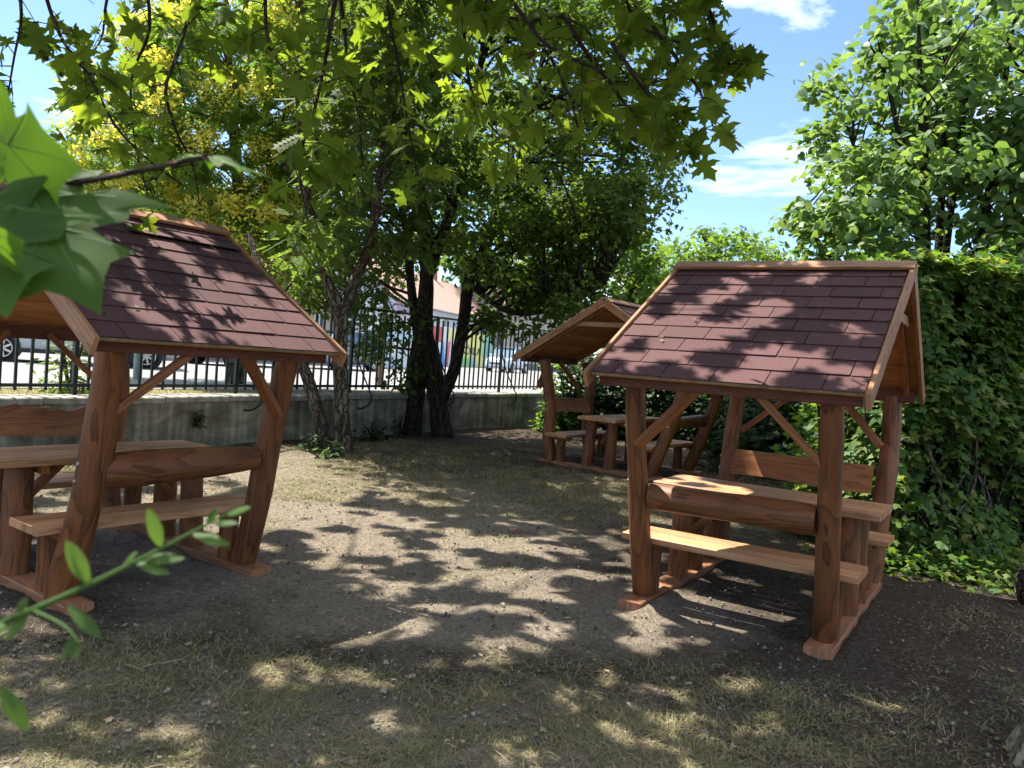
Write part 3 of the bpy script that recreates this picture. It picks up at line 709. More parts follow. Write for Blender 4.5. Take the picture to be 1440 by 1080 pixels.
# ------------------------------------------------------------------ HEDGE AND SHRUBS
HF = np.array([(8.5, 9.9), (6.3, 8.35), (4.9, 7.55), (4.0, 7.05), (3.5, 7.05), (3.32, 7.5), (3.7, 9.2), (4.4, 11.5), (5.0, 14), (5.6, 17.2)])
def hedge():
    root = empty('hedge', (3.5, 7.05, 0), label='tall clipped hedge of lobed leaves beside the near shelter', cat='hedge'); b = np.array([3.5, 7.05, 0])
    seg = np.diff(HF, axis=0); ln = np.linalg.norm(seg, axis=1); cum = np.r_[0, np.cumsum(ln)]
    def face(t):
        i = np.clip(np.searchsorted(cum, t, side='right') - 1, 0, len(seg) - 1); f = (t - cum[i]) / ln[i]
        # smooth normals
        nrm = np.column_stack([seg[:, 1], -seg[:, 0]]) / ln[:, None]
        p = HF[i] + seg[i] * f[:, None]; j = np.clip(np.where(f > .5, i + 1, i - 1), 0, len(seg) - 1); w = np.abs(f - .5)
        n = nrm[i] * (1 - w)[:, None] + nrm[j] * w[:, None]; n /= np.linalg.norm(n, axis=1)[:, None]
        return p, -n
    # nrm: pointing away from the garden; face() returns the direction towards the garden
    n = 46000; wt = np.r_[np.interp(rng.uniform(0, 1, n), [0, .1, .72, 1], [0, 1.5, 8.2, cum[-1]])]
    p, o = face(wt); z = 2.74 * rng.uniform(0, 1, n) ** .85
    hole = fbm(wt * 1.3, z * 1.3, 51); bump = (hole - .5) * .75
    depth = rng.exponential(.16, n) - bump - .1
    top = rng.uniform(0, 1, n) < .24
    topz = 2.70 + .10 * (fbm(wt * 2, wt * 0, 77) - .5)
    depth = np.where(top, rng.uniform(-.1, 1.0, n), depth); z = np.where(top, topz + rng.normal(0, .045, n), z)
    pos = np.column_stack([p - o * depth[:, None], z + .02]); keep = (hole > .37) | top | (rng.uniform(0, 1, n) < .4)
    lowthin = (z < 1.3) & (rng.uniform(0, 1, n) < .45) & ~top; keep &= ~lowthin
    tip, nr = orient(n, .5, .5); out = np.column_stack([o, np.full(n, .2)]); nr = nr * .7 + out * np.where(top, .1, 1.0)[:, None]; tip = tip + out * .5
    tip[top, 2] += .5
    L = Leaves(); L.add(T_MAPLE, pos[keep] - b, .096 * rng.uniform(.45, 1.4, keep.sum()), tip[keep], nr[keep])
    # loose shoots rising from the top and leaning out
    m = 160; t2 = rng.uniform(.5, 7.5, m); p2, o2 = face(t2)
    for i in range(m):
        q = np.array([*(p2[i] - o2[i] * rng.uniform(-.1, .6)), 2.68 if i % 2 else rng.uniform(.6, 2.5)]); d = np.array([*(o2[i] * rng.uniform(.1, .5)), rng.uniform(.3, .7) if i % 2 else rng.uniform(-.2, .3)]) * .32
        pt = q + d * np.linspace(.1, 1, 7)[:, None] + rng.normal(0, .025, (7, 3)); tp, nn = orient(7, .3, .7); L.add(T_MAPLE, pt - b, .075 * rng.uniform(.6, 1.2, 7), tp, nn)
    L.build('leaves', M['hedge'], root)
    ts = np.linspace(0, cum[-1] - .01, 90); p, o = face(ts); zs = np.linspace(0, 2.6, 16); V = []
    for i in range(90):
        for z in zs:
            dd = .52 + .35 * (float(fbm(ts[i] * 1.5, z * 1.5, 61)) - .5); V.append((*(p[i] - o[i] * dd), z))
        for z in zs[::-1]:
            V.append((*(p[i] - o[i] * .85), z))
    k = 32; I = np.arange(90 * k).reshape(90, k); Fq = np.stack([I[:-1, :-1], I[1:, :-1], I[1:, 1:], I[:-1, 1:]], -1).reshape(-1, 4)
    raw('dark_core', np.array(V) - b, Fq, M['core'], root)  # solid sheet closing gaps in the hedge; interior shade is in its colour
    st = MB()
    for i in range(80):
        t = rng.uniform(1.5, 7.6); q, oo = face(np.array([t])); q = q[0]; oo = oo[0]; dd = rng.uniform(.12, .42)
        a = np.array([*(q - oo * dd), 0]); pts = [a]
        for j in range(4): pts.append(pts[-1] + np.array([rng.normal(0, .13), rng.normal(0, .08), rng.uniform(.35, .6)]))
        st.tube(np.array(pts) - b, np.linspace(rng.uniform(.012, .03), .006, 5), 6, .1, False, 3)
    st.build('stems', M['bark_grey'], root)
hedge()
def shrub(name, label, c, rad_, n, tm, sz, m, group=None, stems=6, shell=.5):
    c = np.array(c, float); root = empty(name, (c[0], c[1], c[2]), label=label, cat='shrub', group=group)
    d = rng.normal(0, 1, (n, 3)); d /= np.linalg.norm(d, axis=1)[:, None]; d[:, 2] = np.abs(d[:, 2]) * 1.0
    lob = .72 + .55 * fbm(np.arctan2(d[:, 1], d[:, 0]) * 2.2 + 9, d[:, 2] * 3, int(abs(c[0] * 100)) + 5)
    r = lob * rng.uniform(shell, 1.05, n); pos = d * r[:, None] * np.array(rad_) + np.array([0, 0, .05]) 
    low = rng.uniform(0, 1, n) < .3; pos[low, 2] *= rng.uniform(0, .6, low.sum())
    tip, nr = orient(n, .4, .7, d); L = Leaves(); L.add(tm, pos, sz * rng.uniform(.6, 1.3, n), tip, nr); L.build('leaves', m, root)
    st = MB()
    for i in range(stems):
        a = rng.uniform(0, 6.28); e = np.array([math.cos(a) * rad_[0] * .6, math.sin(a) * rad_[1] * .6, rad_[2] * rng.uniform(.6, .95)])
        st.tube([(0, 0, 0), e * .5 + np.array([0, 0, .15 * rad_[2]]), e], [.02, .014, .006], 5, .1, False, 3)
    st.build('stems', M['bark_twig'], root); return root
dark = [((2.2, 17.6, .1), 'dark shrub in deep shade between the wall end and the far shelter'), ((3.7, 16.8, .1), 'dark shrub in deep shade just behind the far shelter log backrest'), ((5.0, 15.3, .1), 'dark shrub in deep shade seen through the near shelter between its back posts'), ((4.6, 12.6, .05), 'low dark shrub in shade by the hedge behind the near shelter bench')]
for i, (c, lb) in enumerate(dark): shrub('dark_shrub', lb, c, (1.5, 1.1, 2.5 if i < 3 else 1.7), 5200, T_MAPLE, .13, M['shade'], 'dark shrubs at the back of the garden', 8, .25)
shrub('bright_shrub', 'bright sunlit green shrub between the fence end and the far shelter posts', (1.25, 17.3, .1), (.75, .6, 2.1), 1500, T_MAPLE, .12, M['lightleaf'], None, 7, .3)
shrub('roadside_shrub', 'small bright green shrub growing on the verge behind the fence bars', wp(2.1, .65, .73), (.48, .4, 1.25), 420, T_OVAL, .10, M['lightleaf'], None, 9, .2)
shrub('sunlit_sapling', 'sunlit green sapling at the hedge end behind the near shelter', (3.35, 8.2, 0), (.55, .5, 2.25), 900, T_MAPLE, .10, M['lightleaf'], None, 5, .3)
for (px, py, s, lb) in ((440, 636, .22, 'pale leafy weed at the left foot of the twin-trunk tree'), (466, 645, .2, 'low pale leafy weed in front of the twin-trunk tree base'), (525, 622, .35, 'dark leafy weed against the wall between the two trees'), (560, 612, .5, 'clump of ivy-like leaves at the foot of the dark maple')):
    q = G(px, py, .06); shrub('weed', lb, q, (s, s * .8, s * 1.0), 90, T_HEART, .085, M['weed'] if s < .35 else M['shade'], None, 4, .2)
shrub('wall_weed', 'small dark weed rooted in a crack of the wall plaster', np.array(wp(3.35, -.22, .38)), (.13, .09, .22), 60, T_OVAL, .08, M['shade'], None, 4, .1)

# ------------------------------------------------------------------ PLANE TREE OVERHEAD
LIT = []                                # sun shafts: (x, y, rx, ry) on the ground level
def lit(px, py, wx, wy, z=0.0):
    a = G(px, py, z); l = G(px - wx, py, z); t = G(px, py - wy, z); 
    s = np.array([SUN[0] / SUN[2], SUN[1] / SUN[2]]) * z
    LIT.append((a[0] - s[0], a[1] - s[1], abs(a[0] - l[0]) * .85, abs(a[1] - t[1]) * .8))
for q in [(405, 945, 48, 26), (305, 985, 34, 22), (500, 888, 40, 14), (590, 880, 26, 14), (545, 1010, 40, 18), (720, 1062, 60, 26), (950, 972, 26, 14), (1000, 1030, 42, 22), (1045, 965, 30, 14), (1250, 985, 60, 12), (1060, 858, 40, 9), (1000, 838, 24, 8),
          (440, 690, 90, 45), (800, 690, 50, 12), (20, 960, 40, 40), (30, 880, 50, 20), (560, 850, 40, 10), (690, 905, 50, 14), (860, 760, 30, 10), (900, 905, 30, 12), (880, 1040, 24, 14), (610, 930, 22, 12), (1085, 1010, 20, 10)]: lit(*q)
# shafts reaching the roofs, tables and benches
def litroof(X, Y, t, px, py, rx, ry):
    c, sn = math.cos(t), math.sin(t); k = (HR - HE) / DR; d = ray(px, py)
    A = np.array([c * (0 - X) + sn * (0 - Y), -sn * (0 - X) + c * (0 - Y), EYE]); D = np.array([c * d[0] + sn * d[1], -sn * d[0] + c * d[1], d[2]])
    u = (HR + k * A[1] - A[2]) / (D[2] - k * D[1]); q = ORG + d * u
    LIT.append((q[0] - SUN[0] / SUN[2] * q[2], q[1] - SUN[1] / SUN[2] * q[2], rx, ry))
RR = (1.9388, 5.7714, -.5614); RL_ = (-2.8107, 5.4831, .9409)
for q in [(930, 462, .16, .14), (985, 466, .14, .12), (1045, 460, .13, .1), (1095, 498, .16, .1), (1062, 526, .14, .09), (1130, 508, .16, .1), (973, 437, .12, .1), (1085, 432, .16, .1), (1202, 463, .1, .08), (1010, 418, .12, .08), (890, 505, .10, .08), (1150, 392, .1, .06), (960, 500, .12, .05), (1180, 520, .12, .07), (1040, 395, .1, .06)]: litroof(*RR, *q)
for q in [(300, 415, .12, .16), (345, 440, .16, .18), (390, 455, .14, .16), (330, 395, .1, .12), (420, 470, .12, .10), (275, 385, .1, .1), (240, 355, .1, .12), (370, 480, .14, .1), (210, 330, .1, .1), (290, 345, .1, .1), (230, 455, .12, .08), (320, 470, .1, .08), (180, 360, .1, .1)]: litroof(*RL_, *q)
for q in [(960, 688, 60, 14, .78), (1030, 690, 40, 10, .78), (930, 755, 50, 10, .47), (1000, 770, 30, 8, .47), (10, 645, 30, 8, .78), (1085, 655, 30, 10, .9), (25, 728, 20, 5, .47)]: lit(*q)
LIT = np.array(LIT)
def shafts(pos):
    x, y = shadow_xy(pos); k = np.ones(len(pos), bool)
    wob = .55 + .9 * vn(x * 6, y * 6, 91)
    for (cx, cy, rx, ry) in LIT: k &= ((x - cx) / (rx + .06)) ** 2 + ((y - cy) / (ry + .06)) ** 2 > wob
    return k
plane = empty('plane_tree', (2.62, 3.35, 0), label='plane tree whose lobed leaves and hanging twigs overhang the whole garden', cat='tree'); pb = np.array([2.62, 3.35, 0])
pt = MB()
pt.tube(np.array([(2.62, 3.38, -.05), (2.6, 3.36, .12), (2.62, 3.3, .4), (2.75, 3.2, 1.3), (2.9, 3.1, 2.6), (2.8, 3.2, 4.2)]) - pb, [.40, .27, .235, .21, .19, .17], 16, .12, True, 5); pt.build('trunk', M['bark_plane'], plane)
plimbs = [([(2.8, 3.2, 4.0), (1.2, 4.2, 5.2), (-1.2, 5.6, 5.9), (-4, 7.2, 6.4)], [.13, .10, .07, .03]), ([(2.8, 3.2, 4.1), (2.4, 5.5, 5.9), (1.6, 8.2, 7.3), (.8, 10.6, 8.2)], [.12, .09, .06, .03]),
          ([(2.8, 3.2, 3.8), (.6, 3.4, 4.4), (-1.8, 4.2, 4.9), (-4.2, 5.2, 5.2)], [.11, .08, .05, .03]), ([(2.8, 3.2, 4.2), (3.4, 5, 6.2), (3.6, 7.4, 7.6)], [.1, .07, .03]), ([(1.2, 4.2, 5.2), (-.2, 6.8, 6.6), (-1.6, 9.4, 7.8)], [.07, .05, .02])]
for pts, r in plimbs:
    l = MB(); l.tube(np.array(pts) - pb, r, 9, .08, True, 5); l.build('limb', M['bark_plane'], plane)
def canopy():  # unseen crown above the view; leaves placed and thinned to shape the dapple
    n = 90000; gx = rng.uniform(-4.6, 4.6, n); gy = rng.uniform(1.2, 8.9, n)
    z = 4.1 + .42 * np.maximum(gy - 2.0, 0) + rng.uniform(0, 1.6, n)
    pos = np.column_stack([gx + SUN[0] / SUN[2] * z, gy + SUN[1] / SUN[2] * z, z])
    d = pos - ORG; vy = 540 - F * (d @ UPV) / (d @ FWD); fr = (vy < -70)
    gap = .16 * vn(gx * 1.5 + 40, gy * 1.9, 131) + .50 * vn(gx * 4.4, gy * 6.4, 133) + .34 * vn(gx * 8.5, gy * 11, 135)
    lit_f = .29 + .42 * np.exp(-(((gx + .2) / 2.0) ** 2 + ((gy - 6.3) / 1.5) ** 2) ** 2) - .13 * sst(1.0, 2.2, gx) * sst(5.6, 4.6, gy)
    lit_f = lit_f + .45 * sst(-.6, -1.8, gx) * sst(6.3, 7.4, gy) + .5 * sst(2.8, 3.6, gx) * sst(5.6, 6.6, gy) + .14 * sst(3.6, 2.6, gy) * sst(.8, 0, gx)
    q = np.quantile(gap, np.linspace(0, 1, 101)); cut = np.interp(1 - np.clip(lit_f + .06, 0, 1), np.linspace(0, 1, 101), q)
    k = (gap < cut) & fr & shafts(pos); pos = pos[k]; n = len(pos)
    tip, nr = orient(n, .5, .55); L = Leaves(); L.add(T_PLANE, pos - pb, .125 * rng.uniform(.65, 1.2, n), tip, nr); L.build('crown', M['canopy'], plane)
    tw = MB(); cs = pos[rng.integers(0, n, 260)]; branches(tw, [np.array(l[0]) for l in plimbs], cs, .016, 1.0, .3)
    tw.v = [tuple(np.array(v) - pb) for v in tw.v]; tw.build('twigs', M['bark_twig'], plane)
canopy()
HANG = [([(50, -90), (66, 0), (89, 58), (121, 101), (144, 144), (167, 183), (210, 226), (257, 261)], 4.2), ([(290, -80), (272, 0), (249, 78), (233, 128), (249, 187), (272, 233), (280, 288)], 4.0), ([(480, -70), (467, 23), (455, 97), (439, 167), (422, 218), (424, 264), (432, 300)], 4.1), ([(470, -60), (482, 23), (490, 97), (505, 167), (509, 233)], 4.4), ([(380, -70), (373, 0), (379, 66), (404, 101)], 3.9),
        ([(655, -90), (650, 0), (654, 62), (662, 125), (683, 167), (704, 192), (725, 212)], 4.3), ([(600, -70), (658, 0), (708, 25), (750, 54), (775, 83), (800, 133), (812, 179), (815, 221)], 4.2), ([(640, -50), (717, 25), (792, 25), (833, 50), (862, 83), (896, 125)], 4.6), ([(700, -30), (767, 62), (842, 100), (875, 142), (925, 192)], 4.1), ([(790, 20), (846, 100), (900, 117), (971, 104), (1021, 90), (1052, 92)], 4.3), ([(940, -80), (933, 0), (938, 60), (944, 130)], 4.5), ([(1000, -90), (985, -20), (1000, 40), (1010, 120)], 4.7),
        ([(180, -80), (150, 0), (140, 60), (90, 120)], 5.0), ([(560, -80), (545, 0), (560, 90), (575, 180), (590, 260)], 4.7), ([(20, -60), (30, 20), (20, 80), (10, 140)], 4.6), ([(200, -60), (210, 40), (185, 110), (190, 200), (215, 300)], 5.1), ([(870, -60), (880, 0), (905, 40), (960, 60)], 4.2), ([(905, 20), (950, 80), (985, 130), (1005, 185)], 4.15), ([(860, 60), (910, 130), (950, 165), (965, 208)], 4.25), ([(980, -40), (1003, 30), (1022, 60), (1040, 85)], 4.2)]
def hanging(seq, Y, i):
    base = P(seq[0][0], seq[0][1], Y); root = empty('hanging_branch', base - pb); root.parent = plane
    pts = np.array([P(x, y, Y + .25 * math.sin(i * 2 + k)) for k, (x, y) in enumerate(seq)]); L = Leaves(); tw = MB()
    tw.tube(pts - base, np.linspace(.013, .0035, len(pts)), 6, .15, False, 4)
    r = resample(pts, 4 + 3 * len(seq)); balls = []
    for j in range(3, len(r)):
        nt = 2 if rng.uniform() < .25 else 1
        q0 = r[j]; vx = 720 + F * float((q0 - ORG) @ RT) / float((q0 - ORG) @ FWD); vy = 540 - F * float((q0 - ORG) @ UPV) / float((q0 - ORG) @ FWD)
        if 190 < vx < 480 and vy > 120 and rng.uniform() < .62: continue
        for _ in range(nt):
            d = np.array([rng.normal(0, 1), rng.normal(0, .8), rng.normal(-.15, .6)]); d /= np.linalg.norm(d); ln = rng.uniform(.08, .34) * (.5 if vx > 940 else 1)
            e = r[j] + d * ln + np.array([0, 0, -.25 * ln]); m = r[j] + d * ln * .5
            tw.tube(np.array([r[j], m, e]) - base, [.0035, .0026, .0016], 4, 0, False, 3)
            k = int(rng.integers(1, 4)); q = np.array([m, e, e])[:k]
            tp = np.repeat(d[None], k, 0) + rng.normal(0, .7, (k, 3)) + np.array([0, 0, -.45]); nn = np.column_stack([rng.normal(-.1, .5, k), rng.normal(.35, .5, k), np.full(k, .7)])
            L.add(T_PLANE, q - base, .125 * rng.uniform(.38, 1.2, k), tp, nn)
            if rng.uniform() < .07 and vx < 930: balls.append(e + np.array([0, 0, -.06]))
    tw.build('twig', M['bark_twig'], root); L.build('leaves', M['plane'], root)
    for q in balls[:3]:
        s = MB(); R = .016
        for a in range(4): pass
        s.tube([q - base + np.array([0, 0, R * math.cos(t)]) for t in np.linspace(0, math.pi, 7)], [max(.0015, R * math.sin(t)) for t in np.linspace(0, math.pi, 7)], 8, .12, True); s.tube([q - base + np.array([0, 0, R]), q - base + np.array([0, 0, .07])], .0012, 4, 0, False); s.build('seed_ball', M['seed'], root)
for i, (s, Y) in enumerate(HANG): hanging(s, Y, i)
# close branch tip with big leaves
def near_branch():
    Y = 1.0; base = P(-90, 288, Y); root = empty('near_branch', base - pb, label='out-of-focus twig with very large lobed leaves close to the camera'); root.parent = plane
    vm = MB(); tw = MB(); tw.tube(np.array([P(-90, 288, Y), P(0, 271, Y), P(100, 258, Y), P(200, 240, Y), P(298, 219, Y + .02)]) - base, [.006, .0052, .0045, .0038, .003], 7, .12, True, 4)
    L = Leaves()
    def lf(bx, by, tx, ty, Yb, Yt, size, tilt):
        a = P(bx, by, Yb); t = P(tx, ty, Yt) - a; tw.tube(np.array([P(bx, by + 2, Y), a]) - base, .0016, 4, 0, False)
        L.add(T_BIG, (a - base)[None], np.array([size]), t[None], np.array([tilt], float))
        vt, _ = T_BIG
        for (ex, ey) in ((0, 1.0), (.70, .40), (-.70, .40), (.45, -.04), (-.45, -.04), (.30, .62), (-.30, .62), (.46, .2), (-.46, .2)):
            o0 = (0, 0) if abs(ex) > .31 or ex == 0 else (0, .3)
            if (abs(ex), ey) == (.46, .2): o0 = (ex * .3, .12)
            ln = np.array([(o0[0] + (ex - o0[0]) * f, o0[1] + (ey - o0[1]) * f) for f in np.linspace(0, .96, 7)])
            zz = [vt[np.argmin((vt[:, 0] - q[0]) ** 2 + (vt[:, 1] - q[1]) ** 2), 2] for q in ln]
            W_, _ = leaf_arrays((np.column_stack([ln, zz]), np.array([(0, 1, 2)])), (a - base)[None], np.array([size]), t[None], np.array([tilt], float))
            vm.tube(W_, np.linspace(.0011, .0003, 7), 4, 0, False)
    lf(-25, 190, 135, 232, 1.0, .94, .175, (-.25, .8, .5))
    lf(40, 268, 150, 455, .98, .9, .185, (.25, -.9, .36))
    lf(-30, 280, 10, 440, .95, .9, .165, (-.5, .8, .2))
    lf(292, 222, 372, 240, 1.02, 1.08, .085, (-.2, -.5, .9))
    lf(286, 222, 330, 215, 1.02, 1.1, .07, (.1, -.3, .9))
    lf(-40, 330, 45, 330, .9, .85, .10, (-.2, .7, .6))
    tw.build('twig', M['bark_twig'], root); L.build('leaves', M['plane_near'], root); vm.build('veins', m_plain('leaf_vein', (.10, .17, .045), .6, .2), root)
near_branch()
def leafy_shoot():
    Y = .72; base = P(-120, 945, Y); root = empty('leafy_shoot', base, label='green shoot with oval leaves reaching in from the lower corner', cat='plant')
    sp = [P(-120, 945, Y), P(0, 878, Y), P(45, 858, Y), P(130, 820, Y + .02), P(220, 775, Y + .04), P(320, 722, Y + .06)]
    tw = MB(); tw.tube(np.array(sp) - base, [.0038, .0033, .003, .0026, .002, .001], 7, .08, True, 5)
    tw.tube(np.array([P(45, 858, Y), P(90, 880, Y - .02), P(112, 905, Y - .03)]) - base, [.002, .0015, .001], 5, 0, False, 3)
    tw.tube(np.array([P(-120, 945, Y), P(-60, 945, Y - .03), P(0, 965, Y - .04)]) - base, [.003, .0022, .0015], 5, 0, False, 3); tw.build('stem', M['shoot'], root)
    L = Leaves()
    for (bx, by, tx, ty, s, n) in ((20, 868, -30, 900, 1.0, (.2, -.6, .8)), (40, 860, 5, 905, 1.0, (.5, -.7, .5)), (112, 903, 100, 925, .9, (.1, -.9, .5)), (108, 890, 85, 930, 1.25, (.3, -.8, .6)), (95, 850, 155, 895, 1.1, (.1, -.3, .9)), (126, 822, 98, 755, 1.0, (.7, -.6, .2)), (126, 822, 118, 815, .5, (.1, -.6, .8)), (190, 790, 245, 800, .95, (.1, -.5, .85)), (200, 785, 262, 776, .95, (0, -.6, .8)), (228, 770, 214, 712, .6, (.6, -.6, .3)), (270, 750, 330, 758, .6, (0, -.5, .9)), (290, 738, 300, 715, .5, (.3, -.7, .6)), (318, 724, 350, 705, .5, (0, -.6, .8)), (0, 965, 40, 1040, 1.25, (.5, -.7, -.2)), (300, 735, 335, 728, .5, (.1, -.5, .8)), (170, 800, 185, 770, .35, (.1, -.6, .7)), (20, 868, 30, 840, .4, (.3, -.6, .6))):
        a = P(bx, by, Y + .0002 * bx); t = P(tx, ty, Y + .0002 * tx - .02) - a
        L.add(T_OVAL, (a - base)[None], np.array([max(np.linalg.norm(t), .018) * .86]), t[None], np.array([n], float))
    L.build('leaves', M['shoot'], root)
leafy_shoot()

# ------------------------------------------------------------------ GRASS AND LITTER
def grass():
    n = 760000; u = rng.uniform(0, 1, n); y = 1.9 + 11.5 * u ** 1.7; x = rng.uniform(-1, 1, n) * (.72 * y + .6)
    den = fbm(x * 1.4, y * 1.4, 201); tuft = vn(x * 7, y * 7, 203)
    front = sst(4.7, 3.7, y + .5 * (den - .5)) * sst(2.2, .9, x - .25 * (y - 2)) * .95
    front = np.maximum(front, .30 * sst(2.9, 2.3, y))
    back = sst(7.6, 8.6, y + (den - .5) * 1.2) * sst(-3.3, -1.8, x) * .95
    mid = .05 + .28 * sst(.62, .72, den)
    edge = .55 * sst(-2.6, -4, x) * sst(6.5, 7.5, y)
    dens = np.maximum.reduce([front, back, mid, edge]) * (.34 + 1.0 * tuft ** 1.6) * flat_near(x, y)
    k = (rng.uniform(0, 1, n) < dens) & ((x - WA[0]) * WN[0] + (y - WA[1]) * WN[1] < -.25); x, y = x[k], y[k]; n = len(x)
    z = ground_z(x, y) - .005
    green = vn(x * 1.1, y * 1.1, 207); h = rng.uniform(.007, .030, n) * (.7 + .9 * vn(x * 2.3, y * 2.3, 209)) * np.where(y > 8, 1.35, 1); w = np.where(y < 5, .0012, .0024) * rng.uniform(.7, 1.5, n)
    a = rng.uniform(0, 6.283, n); ln = rng.uniform(.6, 4.5, n) * h; dx, dy = np.cos(a), np.sin(a)
    sx, sy = -dy * w, dx * w
    V = np.empty((n, 5, 3))
    V[:, 0] = np.column_stack([x - sx, y - sy, z]); V[:, 1] = np.column_stack([x + sx, y + sy, z])
    mx, my, mz = x + dx * ln * .4, y + dy * ln * .4, z + h * .65
    V[:, 2] = np.column_stack([mx + sx * .8, my + sy * .8, mz]); V[:, 3] = np.column_stack([mx - sx * .8, my - sy * .8, mz]); V[:, 4] = np.column_stack([x + dx * ln, y + dy * ln, z + h * .8])
    b = (np.arange(n) * 5)[:, None]; Fc = np.stack([b + np.array([0, 1, 2]), b + np.array([0, 2, 3]), b + np.array([3, 2, 4])], 1).reshape(-1, 3)
    tag(raw('grass', V.reshape(-1, 3), Fc, M['grass']), 'sparse dry grass and straw growing over the garden soil', 'grass', kind='stuff')
    # verge grass behind the wall
    n = 9000; t = rng.uniform(-1, 14, n); o = rng.uniform(.25, 1.4, n); q = WA + WD * t[:, None] + WN * o[:, None]
    tip = np.column_stack([rng.normal(0, .5, n), rng.normal(0, .5, n), np.ones(n)]); nr = rng.normal(0, 1, (n, 3))
    L = Leaves(); L.add((np.array([(-.05, 0, 0), (.05, 0, 0), (0, 1, .1)]), np.array([(0, 1, 2)])), np.column_stack([q, np.full(n, .73)]), rng.uniform(.03, .09, n), tip, nr); tag(L.build('verge_grass', M['grass']), 'yellowed grass on the verge behind the wall', 'grass', kind='stuff')
    # tufts
grass()
def litter():
    n = 900; y = 2.0 + 7 * rng.uniform(0, 1, n) ** 1.6; x = rng.uniform(-1, 1, n) * (.7 * y + .3); k = flat_near(x, y) > .5; x, y = x[k], y[k]; n = len(x)
    tip, nr = orient(n, 0, .25); tip[:, 2] = 0
    L = Leaves(); L.add(T_MAPLE, np.column_stack([x, y, ground_z(x, y) + .022]), rng.uniform(.012, .045, n), tip, nr)
    for (cx, cy, t) in ((1.9388, 5.7714, -.5614), (-2.8107, 5.4831, .9409)):
        c, s = math.cos(t), math.sin(t)
        for i in range(13):
            lp = roofpt(-1, rng.uniform(-.75, .75), rng.uniform(.2, RL - .05), .026); q = np.array([[cx + c * lp[0] - s * lp[1], cy + s * lp[0] + c * lp[1], lp[2] - .012]])
            nn = np.array([[s * SS, -c * SS, CS]]); aa = rng.uniform(0, 6.28); L.add(T_MAPLE, q, np.array([rng.uniform(.012, .035)]), np.array([[math.cos(aa), math.sin(aa), 0]]), nn)
    tag(L.build('leaf_litter', M['litter']), 'dry fallen leaves and scraps scattered over the soil and roofs', 'leaf litter', kind='stuff')
    t = MB()
    for i in range(150):
        yy = 2.1 + 5 * rng.uniform() ** 1.4; xx = rng.uniform(-.6, .72) * yy
        if flat_near(np.array([xx]), np.array([yy]))[0] < .6: continue
        zz = float(ground_z(np.array([xx]), np.array([yy]))[0]) + .018; a = rng.uniform(0, 6.28); l = rng.uniform(.04, .16); d = np.array([math.cos(a), math.sin(a), 0]) * l
        p = np.array([xx, yy, zz]); t.tube([p, p + d * .5 + np.array([rng.normal(0, .015), rng.normal(0, .015), .012]), p + d], [.002, .0018, .001], 4, 0, False, 2)
    tag(t.build('twig_litter', M['twigs']), 'broken dry twigs and roots lying on the dark soil', 'twigs', kind='stuff')
    n = 9000; y = 2.0 + 7 * rng.uniform(0, 1, n) ** 1.5; x = rng.uniform(-1, 1, n) * (.7 * y); V0 = np.array([(1, 0, 0), (0, 1, 0), (-1, 0, 0), (0, -1, 0), (0, 0, .8), (0, 0, -.5)], float); T0 = np.array([(0, 1, 4), (1, 2, 4), (2, 3, 4), (3, 0, 4), (1, 0, 5), (2, 1, 5), (3, 2, 5), (0, 3, 5)])
    L = Leaves(); tp, nr = orient(n, 0, .6); L.add((V0, T0), np.column_stack([x, y, ground_z(x, y) + .012]), rng.uniform(.0025, .010, n) * rng.choice([1, 1, 1, 1.8], n), tp, nr); tag(L.build('pebbles', m_plain('grit', (.17, .14, .115), .9, .1, 0, .75, 9)), 'small pebbles and crumbs of soil on the ground', 'pebbles', kind='stuff')
    # ground cover along the hedge foot
    n = 2600; t = rng.uniform(0, 1, n); c = np.array([(3.25, 7.1), (3.6, 6.75), (4.1, 6.65), (4.9, 7.1), (5.6, 7.6)]); q = np.column_stack([np.interp(t, np.linspace(0, 1, 5), c[:, k]) for k in range(2)]) + rng.normal(0, .22, (n, 2)) + np.array([.1, .15])
    tp, nr = orient(n, .2, .5); L = Leaves(); L.add(T_MAPLE, np.column_stack([q, np.abs(rng.normal(.05, .1, n))]), rng.uniform(.04, .10, n), tp, nr); tag(L.build('ground_cover', M['hedge']), 'low leafy ground cover spilling from the foot of the hedge', 'ground cover', kind='stuff')
litter()
def stump():
    q = G(1445, 850, 0); root = MB(); 
    root.tube([q + np.array([.12, .25, -.1]), q + np.array([.06, .1, .08]), q + np.array([.02, 0, .2]), q + np.array([.03, -.12, .10]), q + np.array([0, -.25, -.03])], [.07, .11, .12, .09, .05], 12, .3, True, 5)
    o = root.build('tree_root', M['bark_grey']); tag(o, 'gnarled grey tree root humping out of the soil below the hedge', 'tree root')
    q = G(722, 748, 0); b = MB(); b.beam(q + np.array([-.045, 0, .008]), q + np.array([.035, .025, .014]), .05, .04, ch=.006, seg=2, wob=.006); tag(b.build('brick_fragment', m_plain('brick_red', (.20, .12, .09), .9)), 'broken reddish brick fragment lying on the sandy soil', 'brick')
stump()

